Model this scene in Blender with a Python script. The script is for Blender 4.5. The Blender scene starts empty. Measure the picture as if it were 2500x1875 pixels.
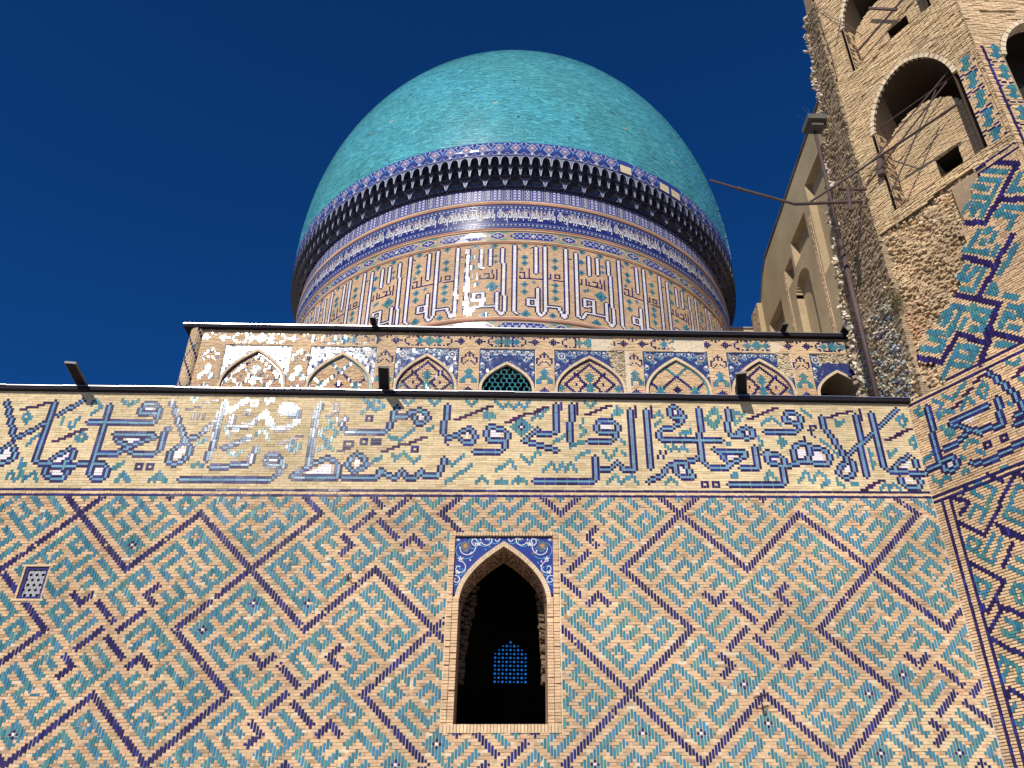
import bpy, math, random
import numpy as np
from mathutils import Matrix, Vector

rad = math.radians
rnd = random.Random(11)
rng = np.random.default_rng(11)
scene = bpy.context.scene
col = scene.collection

# ------------------------------------------------------------------ camera
PITCH, ROLL, EYE = rad(32.1), rad(0.9), 1.6
FW = np.array([0, math.cos(PITCH), math.sin(PITCH)])
RT0 = np.array([1.0, 0, 0]); UP0 = np.cross(RT0, FW)
RT = RT0 * math.cos(ROLL) + UP0 * math.sin(ROLL)
UP = UP0 * math.cos(ROLL) - RT0 * math.sin(ROLL)
cd = bpy.data.cameras.new('camera'); cam = bpy.data.objects.new('camera', cd); col.objects.link(cam)
cd.sensor_width = 36.0; cd.lens = 30.14; cd.clip_end = 5000
cam.matrix_world = Matrix(((RT[0], UP[0], -FW[0], 0), (RT[1], UP[1], -FW[1], 0), (RT[2], UP[2], -FW[2], EYE), (0, 0, 0, 1)))
scene.camera = cam

# ------------------------------------------------------------------ sky and sun
SUN_EL, SUN_AZ = rad(33.0), rad(20.0)
sun_dir = Vector((-math.sin(SUN_AZ) * math.cos(SUN_EL), -math.cos(SUN_AZ) * math.cos(SUN_EL), math.sin(SUN_EL)))
w = bpy.data.worlds.new('World'); scene.world = w; w.use_nodes = True
nt = w.node_tree; bg = nt.nodes['Background']
sky = nt.nodes.new('ShaderNodeTexSky'); sky.sky_type = 'NISHITA'; sky.sun_disc = False
sky.sun_elevation = SUN_EL; sky.sun_rotation = rad(180) + SUN_AZ
sky.altitude = 2500; sky.air_density = 0.9; sky.dust_density = 0.0; sky.ozone_density = 5.0
hs = nt.nodes.new('ShaderNodeVectorMath'); hs.operation = 'MULTIPLY'; hs.inputs[1].default_value = (0.13, 0.73, 1.36)   # clear dry-air blue
nt.links.new(sky.outputs[0], hs.inputs[0]); nt.links.new(hs.outputs[0], bg.inputs[0])
bg.inputs[1].default_value = 0.066
sd = bpy.data.lights.new('sun', 'SUN'); sd.energy = 4.6; sd.angle = rad(0.55); sd.color = (1.0, 0.93, 0.82)
sun = bpy.data.objects.new('sun', sd); col.objects.link(sun)
sun.rotation_euler = sun_dir.to_track_quat('Z', 'Y').to_euler(); sun.location = (-20, -40, 60)
vs = scene.view_settings; vs.view_transform = 'Standard'; vs.look = 'None'; vs.exposure = 0.05; vs.gamma = 1.0; vs.use_curve_mapping = False

# ------------------------------------------------------------------ materials
def mat_base(name):
    m = bpy.data.materials.new(name); m.use_nodes = True
    t = m.node_tree; return m, t, t.nodes['Principled BSDF']
def nz(t, scale, detail=4, rough=0.6, vec=None):
    n = t.nodes.new('ShaderNodeTexNoise'); n.inputs['Scale'].default_value = scale
    n.inputs['Detail'].default_value = detail; n.inputs['Roughness'].default_value = rough
    if vec: t.links.new(vec, n.inputs['Vector'])
    return n
def ramp(t, fac, lo, hi, a=0.3, b=0.7):
    r = t.nodes.new('ShaderNodeMapRange'); r.inputs['From Min'].default_value = a; r.inputs['From Max'].default_value = b
    r.inputs['To Min'].default_value = lo; r.inputs['To Max'].default_value = hi
    t.links.new(fac, r.inputs['Value']); return r.outputs['Result']
def scaled(t, colour, *facs):
    for f in facs:
        v = t.nodes.new('ShaderNodeVectorMath'); v.operation = 'SCALE'
        t.links.new(colour, v.inputs[0]); t.links.new(f, v.inputs['Scale']); colour = v.outputs[0]
    return colour
def make_mat(name, attr=True, colour=(.5, .5, .5), rough=.9, spec=.25, var=.25, bump=.3, bscale=60, coat=0, big=.35, metal=0):
    m, t, p = mat_base(name)
    geo = t.nodes.new('ShaderNodeNewGeometry')
    if attr:
        a = t.nodes.new('ShaderNodeAttribute'); a.attribute_name = 'col'; c = a.outputs['Color']
    else:
        a = t.nodes.new('ShaderNodeRGB'); a.outputs[0].default_value = (*colour, 1); c = a.outputs[0]
    n1 = nz(t, big, 5, .65, geo.outputs['Position']); n2 = nz(t, 9, 6, .7, geo.outputs['Position'])
    c = scaled(t, c, ramp(t, n1.outputs[0], 1 - var, 1 + var), ramp(t, n2.outputs[0], 1 - var * .8, 1 + var * .8))
    t.links.new(c, p.inputs['Base Color'])
    p.inputs['Roughness'].default_value = rough; p.inputs['Specular IOR Level'].default_value = spec
    p.inputs['Metallic'].default_value = metal
    if coat: p.inputs['Coat Weight'].default_value = coat; p.inputs['Coat Roughness'].default_value = .08
    if bump:
        b = t.nodes.new('ShaderNodeBump'); b.inputs['Strength'].default_value = bump; b.inputs['Distance'].default_value = .01
        n3 = nz(t, bscale, 5, .65, geo.outputs['Position']); t.links.new(n3.outputs[0], b.inputs['Height']); t.links.new(b.outputs[0], p.inputs['Normal'])
    return m
M_BRICK = make_mat('fired_brick', rough=.88, var=.20, bump=.7, bscale=40)
M_GLAZE = make_mat('glazed_tile', rough=.13, spec=.5, var=.14, bump=.12, bscale=14)
M_BANDGLAZE = make_mat('weathered_glaze', rough=.15, spec=.40, var=.14, bump=.15, bscale=14)
M_FLORA = make_mat('painted_tile', rough=.19, spec=.5, var=.08, bump=.10, bscale=10)
M_DOME = make_mat('dome_tile', rough=.24, spec=.45, var=.13, bump=.15, bscale=8, big=.5)
M_MORTAR = make_mat('lime_mortar', False, (.62, .52, .38), .95, .1, .18, .6, 30)
M_MORTARD = make_mat('old_mortar', False, (.30, .22, .14), .95, .1, .25, .8, 25)
M_PLASTER = make_mat('mud_plaster', False, (.40, .31, .19), .95, .1, .20, .9, 18, big=.25)
M_RUBBLE = make_mat('lime_rubble', rough=.95, var=.3, bump=1.0, bscale=20)
M_DARK = make_mat('interior_shade', False, (.035, .028, .022), .95, .1, .2, .5, 8)  # near-black colour stands in for shade inside rooms, holes and recesses
M_METAL = make_mat('zinc_sheet', False, (.62, .62, .64), .32, .5, .1, .1, 20, metal=.9)
M_SHEET = make_mat('dark_sheet', False, (.016, .014, .022), .8, .15, .2, .1, 20)
M_IRON = make_mat('rusty_iron', False, (.085, .055, .05), .65, .4, .3, .4, 30)
M_LAMP = make_mat('lamp_housing', False, (.10, .095, .085), .5, .4, .2, .2, 20)
M_GROUND = make_mat('stone_paving', False, (.42, .36, .28), .9, .2, .2, .4, 4)

# ------------------------------------------------------------------ helpers
def link(o, parent=None):
    col.objects.link(o)
    if parent is not None:
        o.parent = parent
        o.matrix_parent_inverse = Matrix.Translation(parent.matrix_basis.translation).inverted() if parent.get('_off') is None else Matrix.Translation(Vector(parent['_off'])).inverted()
    return o
def tag(o, label=None, cat=None, group=None, kind=None):
    if label: o['label'] = label
    if cat: o['category'] = cat
    if group: o['group'] = group
    if kind: o['kind'] = kind
    return o
def thing(name, loc, label, cat, group=None):
    o = bpy.data.objects.new(name, None); o.location = loc; o.empty_display_size = .3; col.objects.link(o)
    o.matrix_basis = Matrix.Translation(loc)
    return tag(o, label, cat, group)
def mesh_np(name, V, Q, C=None, mats=(), smooth=False):
    """V (n,3), Q list of index tuples or (m,4) array, C (n,3) colours"""
    me = bpy.data.meshes.new(name)
    V = np.asarray(V, np.float32)
    if isinstance(Q, np.ndarray):
        m = len(Q); k = Q.shape[1]
        me.vertices.add(len(V)); me.vertices.foreach_set('co', V.ravel())
        me.loops.add(m * k); me.loops.foreach_set('vertex_index', Q.astype(np.int32).ravel())
        me.polygons.add(m); me.polygons.foreach_set('loop_start', np.arange(0, m * k, k, dtype=np.int32))
        me.update(calc_edges=True)
    else:
        me.from_pydata([tuple(map(float, v)) for v in V], [], [tuple(map(int, q)) for q in Q]); me.update()
    if C is not None:
        a = me.attributes.new('col', 'FLOAT_COLOR', 'POINT')
        C4 = np.ones((len(V), 4), np.float32); C4[:, :3] = C; a.data.foreach_set('color', C4.ravel())
    for mt in mats: me.materials.append(mt)
    me.polygons.foreach_set('use_smooth', np.full(len(me.polygons), bool(smooth)))
    return me
def mobj(name, me, parent=None): return link(bpy.data.objects.new(name, me), parent)
class Geo:
    def __init__(s): s.V = []; s.F = []; s.C = []
    def add(s, V, F, c):
        n = len(s.V)
        for v in V: s.V.append(tuple(v)); s.C.append(c)
        for f in F: s.F.append(tuple(i + n for i in f))
    def box(s, a, b, c=(.5, .5, .5)):
        (x0, y0, z0), (x1, y1, z1) = a, b
        V = [(x0, y0, z0), (x1, y0, z0), (x1, y1, z0), (x0, y1, z0), (x0, y0, z1), (x1, y0, z1), (x1, y1, z1), (x0, y1, z1)]
        s.add(V, [(3, 2, 1, 0), (4, 5, 6, 7), (0, 1, 5, 4), (1, 2, 6, 5), (2, 3, 7, 6), (3, 0, 4, 7)], c)
    def beam(s, a, b, wd, c=(.5, .5, .5), n=4, r2=None):
        a, b = Vector(a), Vector(b); d = (b - a).normalized(); u = d.orthogonal().normalized(); v = d.cross(u)
        V = []
        for p, r in ((a, wd), (b, wd if r2 is None else r2)):
            for k in range(n):
                t = 2 * math.pi * (k + .5) / n; V.append(p + u * math.cos(t) * r + v * math.sin(t) * r)
        F = [(k, (k + 1) % n, n + (k + 1) % n, n + k) for k in range(n)] + [tuple(range(n))[::-1], tuple(range(n, 2 * n))]
        s.add(V, F, c)
    def obj(s, name, mat, parent=None, smooth=False):
        return mobj(name, mesh_np(name, np.array(s.V), s.F, np.array(s.C), (mat,), smooth), parent)
def jit(c, a=.1, hue=.03):
    k = 1 + rnd.uniform(-a, a); return tuple(max(.004, x * k * (1 + rnd.uniform(-hue, hue))) for x in c)

# brick = [u0,u1,v0,v1,back,front,tiltu,tiltv,r,g,b]
BOXQ = np.array([[4, 5, 6, 7], [0, 1, 5, 4], [1, 2, 6, 5], [2, 3, 7, 6], [3, 0, 4, 7]])
def brick_verts(mapf, A):
    u0, u1, v0, v1, wb, wf, tu, tv = A[:, :8].T
    hu, hv = (u1 - u0) / 2, (v1 - v0) / 2
    us = np.stack([u0, u1, u1, u0, u0, u1, u1, u0], 1); vs_ = np.stack([v0, v0, v1, v1, v0, v0, v1, v1], 1)
    wf4 = np.stack([wf - tu * hu - tv * hv, wf + tu * hu - tv * hv, wf + tu * hu + tv * hv, wf - tu * hu + tv * hv], 1)
    ws = np.concatenate([np.repeat(wb[:, None], 4, 1), wf4], 1)
    return mapf(us.ravel(), vs_.ravel(), ws.ravel()).reshape(-1, 8, 3)
def seen_size(P):
    c = P.mean(1) - np.array([0, 0, EYE]); d = c @ FW
    x = (c @ RT) / d * 2093; y = (c @ UP) / d * 2093
    e1 = np.linalg.norm(P[:, 5] - P[:, 4], axis=1); e2 = np.linalg.norm(P[:, 7] - P[:, 4], axis=1)
    s = e1 * e2 / d ** 2
    s[(abs(x) > 1235) | (abs(y) > 925)] = 0
    return s
def lay(piece, rest, mapf, bricks, mat, parent, single=300, base=None):
    """the pieces that show largest become objects of their own, the others one joined part"""
    if not len(bricks): return
    A = np.asarray(bricks, float); P = brick_verts(mapf, A); C = A[:, 8:11]
    if base is not None: P = P - np.asarray(base)
    s = seen_size(P if base is None else P + np.asarray(base)); order = np.argsort(-s, kind='stable'); order = [i for i in order[:single] if s[i] > 0]
    one = np.zeros(len(A), bool); one[order] = True
    for i in order:
        ctr = P[i].mean(0)
        me = mesh_np(piece, P[i] - ctr, BOXQ, np.repeat(C[i][None], 8, 0), (mat,))
        o = bpy.data.objects.new(piece, me); o.location = ctr; link(o, parent)
    k = np.nonzero(~one)[0]
    if len(k):
        V = P[k].reshape(-1, 3); Q = (BOXQ[None] + (np.arange(len(k)) * 8)[:, None, None]).reshape(-1, 4)
        o = mobj(rest, mesh_np(rest, V, Q, np.repeat(C[k], 8, 0), (mat,)), parent); o['kind'] = 'stuff'
def bk(u0, u1, v0, v1, c, back=-.05, front=0., gap=.006, depth=.004, tilt=.012):
    return [u0 + gap, u1 - gap, v0 + gap, v1 - gap, back, front + rnd.gauss(0, depth), rnd.gauss(0, tilt), rnd.gauss(0, tilt), *c]

WC, HC = .0788, .0763            # brick module: one header wide, one course high
U0, V0 = 4.71, 11.165
NAVY, TURQ, BLUE, WHITE, PURP = (.030, .019, .085), (.055, .195, .245), (.13, .27, .39), (.72, .70, .70), (.055, .022, .07)
def glaze_colour(ch):
    if ch == 'n': return jit(NAVY if rnd.random() < .8 else (.036, .032, .17), .25)
    if ch == 't':
        q = rnd.random(); return jit(TURQ if q < .55 else ((.06, .20, .31) if q < .8 else (.08, .235, .225)), .18)
    if ch == 'b': return jit(BLUE if rnd.random() < .8 else (.15, .33, .42), .14)
    if ch == 'w': return jit(WHITE, .06)
    return jit(PURP, .3)
def cells_to_bricks(G, keep, uv, long=3, front=.004, gap=.006, tilt=.012, flat=True, depth=.003):
    done = set(); out = []
    for (c, r) in sorted(G, key=lambda k: (-k[1], k[0])):
        if (c, r) in done or not keep(c, r): continue
        ch = G[(c, r)]
        n = 1
        while n < long and G.get((c, r - n)) == ch and (c, r - n) not in done and keep(c, r - n): n += 1
        h = 1
        if flat:
            while h < long and G.get((c + h, r)) == ch and (c + h, r) not in done and keep(c + h, r): h += 1
        if ch in 'wm' or h > n: n = 1
        else: h = 1
        for i in range(n): done.add((c, r - i))
        for i in range(h): done.add((c + i, r))
        ua, va = uv(c - .5, r - n + .5); ub, vb = uv(c + h - .5, r + .5)
        out.append(bk(ua, ub, va, vb, glaze_colour(ch), front=front, gap=gap, tilt=tilt, depth=depth))
    return out
def plain_fill(c0, c1, r0, r1, taken, keep, uv, colour, long=3, front=0., gap=.006, depth=.004, tilt=.012):
    out = []
    for r in range(r0, r1 + 1):
        c = c0; ph = (r * 2) % long
        while c <= c1:
            if (c, r) in taken or not keep(c, r): c += 1; continue
            n = 1
            while n < long and c + n <= c1 and (c + n, r) not in taken and keep(c + n, r) and (c + n + ph) % long != 0: n += 1
            if n < long and (c + n, r) not in taken and keep(c + n, r) and rnd.random() < .25 and c + n <= c1: n += 1
            ua, va = uv(c - .5, r - .5); ub, vb = uv(c + n - .5, r + .5)
            out.append(bk(ua, ub, va, vb, colour(c, r), front=front, gap=gap, depth=depth, tilt=tilt)); c += n
    return out
def ribbon(G, f, pts, wd, wz, c, ok=None):
    """thin raised strip following 2-d points on a surface map f(u,v,w)"""
    pts = [np.array(p, float) for p in pts]; seg = []
    L = []
    for i, p in enumerate(pts):
        a, b = pts[max(0, i - 1)], pts[min(len(pts) - 1, i + 1)]; d = b - a; n = np.array([-d[1], d[0]]); n /= max(1e-9, np.linalg.norm(n))
        wq = wd * .5; L.append((p - n * wq, p + n * wq, ok is None or ok(*p)))
    for (a, b, o1), (c_, d_, o2) in zip(L, L[1:]):
        if not (o1 and o2): continue
        V = [f(*a, wz), f(*c_, wz), f(*d_, wz), f(*b, wz)]; G.add(V, [(0, 1, 2, 3)], c)
def blob(G, f, u, v, ru, rv, wz, c, n=10, petals=0, k=.3, rot=0., ok=None):
    V = [f(u, v, wz)]
    if ok and not ok(u, v): return
    m = n if not petals else petals * 4
    for i in range(m):
        t = 2 * math.pi * i / m + rot; q = 1 if not petals else 1 - k + k * math.cos(petals * (t - rot))
        V.append(f(u + ru * q * math.cos(t), v + rv * q * math.sin(t), wz))
    G.add(V, [(0, i + 1, (i + 1) % m + 1) for i in range(m)], c)
def poly(G, f, pts, wz, c): G.add([f(u, v, wz) for u, v in pts], [tuple(range(len(pts)))], c)
def diamond(G, f, u, v, a, b, wz, c): poly(G, f, [(u - a, v), (u, v - b), (u + a, v), (u, v + b)], wz, c)
def spiral(cx, cy, r0, r1, a0, turns, n=26, sx=1):
    return [(cx + sx * (r0 + (r1 - r0) * i / n) * math.cos(a0 + turns * 2 * math.pi * i / n), cy + (r0 + (r1 - r0) * i / n) * math.sin(a0 + turns * 2 * math.pi * i / n)) for i in range(n + 1)]
def stamp(G, c, r, ch, rad_=1):
    for i in range(-rad_, rad_ + 1):
        for j in range(-rad_, rad_ + 1):
            if abs(i) + abs(j) <= rad_: G[(c + i, r + j)] = ch
def stroke(G, a, b, ch, rad_=1):
    n = max(abs(b[0] - a[0]), abs(b[1] - a[1]), 1)
    for i in range(n + 1): stamp(G, round(a[0] + (b[0] - a[0]) * i / n), round(a[1] + (b[1] - a[1]) * i / n), ch, rad_)
def path_cells(pts):
    out = []
    for a, b in zip(pts, pts[1:]):
        x0, y0, x1, y1 = round(a[0]), round(a[1]), round(b[0]), round(b[1]); n = max(abs(x1 - x0), abs(y1 - y0), 1)
        out += [(round(x0 + (x1 - x0) * i / n), round(y0 + (y1 - y0) * i / n)) for i in range(n + 1)]
    return out
def inpoly(x, y, p):
    c = False
    for (x1, y1), (x2, y2) in zip(p, p[1:] + p[:1]):
        if (y1 > y) != (y2 > y) and x < (x2 - x1) * (y - y1) / (y2 - y1) + x1: c = not c
    return c
NEAR = ((1, 0), (-1, 0), (0, 1), (0, -1))
ROSETTE = [(i, j) for i in (-1, 0, 1) for j in (-1, 0, 1) if i or j]
def draw_pattern(outlined, filled, turq, navy, thin, dashes, rosettes, flowers, core='b', thick=lambda r: True, wide=False):
    """strokes given in brick cells -> {cell: colour}; outlined strokes get a navy edge on both sides"""
    G = {}
    for p in filled:
        xs = [q[0] for q in p]; ys = [q[1] for q in p]
        for x in range(int(min(xs)) - 1, int(max(xs)) + 2):
            for y in range(int(min(ys)) - 1, int(max(ys)) + 2):
                if inpoly(x, y, p): G[(x, y)] = 'w'
    for paths, ch in ((turq, 't'), (navy, 'n')):
        for p in paths:
            for x, y in path_cells(p):
                for d in (((0, 0),) + NEAR if thick(y) else ((0, 0), (0, 1))): G[(x + d[0], y + d[1])] = ch
    for x, y in flowers:
        stamp(G, x, y, 't', 4)
        for d in NEAR: G[(x + d[0], y + d[1])] = 'n'
        G[(x, y)] = 'w'
    for p in thin:
        for c in path_cells(p): G[c] = 'n'
    for a, b, n in dashes:
        for i in range(n):
            f = i / max(1, n - 1); x, y = round(a[0] + (b[0] - a[0]) * f), round(a[1] + (b[1] - a[1]) * f)
            for d in (-1, 0, 1): G[(x + d, y)] = 'm'
    for x, y in rosettes:
        for d in ROSETTE: G[(x + d[0], y + d[1])] = 'n'
    cc = set()
    for p in outlined: cc |= set(path_cells(p))
    if wide: cc |= {(x + 1, y) for x, y in cc}
    for x, y in cc:
        for d in NEAR: G[(x + d[0], y + d[1])] = 'n'
    for c in cc: G[c] = core
    return G

# ------------------------------------------------------------------ ground
g = Geo(); g.add([(-400, -400, 0), (400, -400, 0), (400, 600, 0), (-400, 600, 0)], [(0, 1, 2, 3)], (.4, .35, .3))
tag(g.obj('ground', M_GROUND), 'pale stone paving of the mosque courtyard', kind='structure')

# ------------------------------------------------------------------ courtyard wall (y = 22)
YF = 22.0
def lean(v): return np.where(v < 11, .0165, np.maximum(.0015, .0165 - .015 * (v - 11) / 3.8))
def f_front(u, v, w):
    u, v, w = np.broadcast_arrays(np.asarray(u, float), np.asarray(v, float), np.asarray(w, float))
    return np.stack([u, YF - w, v + lean(v) * u], -1)
def uvF(c, r): return U0 + c * WC, V0 + r * HC
wall = thing('courtyard_wall', (0, YF, 0), 'tall brick courtyard wall with turquoise and navy maze pattern and inscription band on top', 'wall')

# openings in the wall
WL, WR, WB, WT = -1.62, 1.33, 5.45, 10.62            # main window surround
OL, OR, SPR, APEX, SILL = -1.30, 1.00, 8.60, 10.20, 5.66
OC, OA = (OL + OR) / 2, (OR - OL) / 2
GL, GR_, GB, GT = -12.83, -12.22, 8.77, 9.64          # small grille
def in_hole(u, v, m=0.):
    return (WL - m < u < WR + m and WB - m < v < WT + m) or (GL - .05 - m < u < GR_ + .05 + m and GB - .05 - m < v < GT + .05 + m)
C_MIN, C_MAX, R_MIN = -292, 90, -112

# maze pattern: strokes on a diagonal lattice, one node every three bricks, four-fold about each crossing
NAVY_S = [((0, 0), (7, 0)), ((7, 0), (7, 7)), ((8, -3), (10, -3)), ((6, -4), (7, -4)), ((7, -4), (7, -3))]
TURQ_S = [((1, -1), (4, -1)), ((4, -1), (4, -4)), ((3, -3), (4, -3)), ((3, -3), (3, -4)), ((1, -1), (1, -6)), ((1, -6), (2, -6)), ((2, -6), (2, -5)), ((2, -5), (1, -5)),
          ((1, -4), (2, -4)), ((2, -4), (2, -3)), ((2, -1), (2, -2)), ((2, -2), (3, -2)), ((3, -2), (3, -1)),
          ((5, -1), (7, -1)), ((7, -1), (7, -2)), ((7, -2), (5, -2)), ((5, -2), (5, -3)), ((6, -2), (6, -3)),
          ((5, -4), (5, -5)), ((5, -5), (3, -5)), ((3, -5), (3, -6)), ((3, -6), (5, -6)),
          ((6, -6), (9, -6)), ((9, -6), (9, -4)), ((8, -6), (8, -4)), ((6, -5), (7, -5)), ((7, -5), (7, -6)), ((6, -5), (6, -6))]
LOOPS = [(1.5, -5.5), (2.5, -1.5), (6.5, -5.5)]
def rot4(p, k):
    for _ in range(k): p = (-p[1], p[0])
    return p
GW = {}; loops = []
for m in range(-6, 5):
    for n in range(-6, 5):
        ox, oy = 14 * m - 7 * n, 7 * m + 14 * n
        if not (-330 < 3 * (ox + oy) < 160 and -190 < 3 * (oy - ox) < 90): continue
        for k in range(4):
            for S, ch in ((TURQ_S, 't'), (NAVY_S, 'n')):
                for a, b in S:
                    a, b = rot4(a, k), rot4(b, k); a = (a[0] + ox, a[1] + oy); b = (b[0] + ox, b[1] + oy)
                    stroke(GW, (3 * (a[0] + a[1]), 3 * (a[1] - a[0])), (3 * (b[0] + b[1]), 3 * (b[1] - b[0])), ch)
            for a in LOOPS:
                a = rot4(a, k); a = (a[0] + ox, a[1] + oy); loops.append((3 * (a[0] + a[1]), 3 * (a[1] - a[0])))
for fc, fr in [(-144.4, -33.2), (-158.9, -42.4), (-126.4, -33.2), (-189.6, -11.8), (-210.4, -74.3), (-81.5, -77.7), (-94.3, -83.8), (14.7, -59.9), (65.9, -58.2), (54.1, -63.6), (-17.2, -73.2), (0.2, -73.5), (20.8, -71.7), (-32.1, -82.2), (55.1, -81.3), (78.7, -81.4)]:
    c, r = min(loops, key=lambda q: (q[0] - fc) ** 2 + (q[1] - fr) ** 2)
    if abs(c - fc) + abs(r - fr) > 9: continue
    c, r = int(c), int(r); stamp(GW, c, r, 't', 4)
    for d in ((1, 0), (-1, 0), (0, 1), (0, -1)): GW[(c + d[0], r + d[1])] = 'n'
    GW[(c, r)] = 'w'
patch = lambda c, r: c > 50 and r < -66                # newer repair, low on the right
def keepW(c, r):
    u, v = uvF(c, r); return C_MIN <= c <= C_MAX and R_MIN <= r <= 6 and not in_hole(u, v)
# worn places: a few glazed bricks lost
for k in list(GW):
    if keepW(*k) and rnd.random() < .012: del GW[k]
def tan_wall(c, r):
    u, v = uvF(c, r)
    if patch(c, r): return jit((.68, .52, .32), .07) if rnd.random() < .8 else jit((.55, .34, .21), .1)
    q = rnd.random()
    if q < .66: return jit((.60, .415, .25), .11)
    if q < .86: return jit((.56, .36, .21), .13)
    return jit((.42, .29, .175), .16)
gl = cells_to_bricks(GW, keepW, uvF, 3, .006, .0085, .016, flat=False, depth=.006)
pl = plain_fill(C_MIN, C_MAX, R_MIN, 6, GW, keepW, uvF, tan_wall, 3, 0., .005, .006, .014)
field = mobj('mortar_bed', mesh_np('mortar_bed', *(lambda q: (q[0], q[1]))((lambda: (
    np.concatenate([f_front(np.array([a, b, b, a]), np.array([c, c, d, d]), -.012) for a, b, c, d in
        ((-18.5, GL - .02, 0, 14.9), (GL - .02, GR_ + .02, 0, GB - .02), (GL - .02, GR_ + .02, GT + .02, 14.9), (GR_ + .02, WL + .01, 0, 14.9), (WL + .01, WR - .01, 0, WB + .01), (WL + .01, WR - .01, WT - .01, 14.9), (WR - .01, 11.86, 0, 14.9))]),
    np.arange(28).reshape(7, 4)))()), None, (M_MORTAR,)), wall)
lay('glazed_brick', 'glazed_brickwork', f_front, gl, M_GLAZE, wall)
lay('brick', 'brickwork', f_front, pl, M_BRICK, wall)

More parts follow.
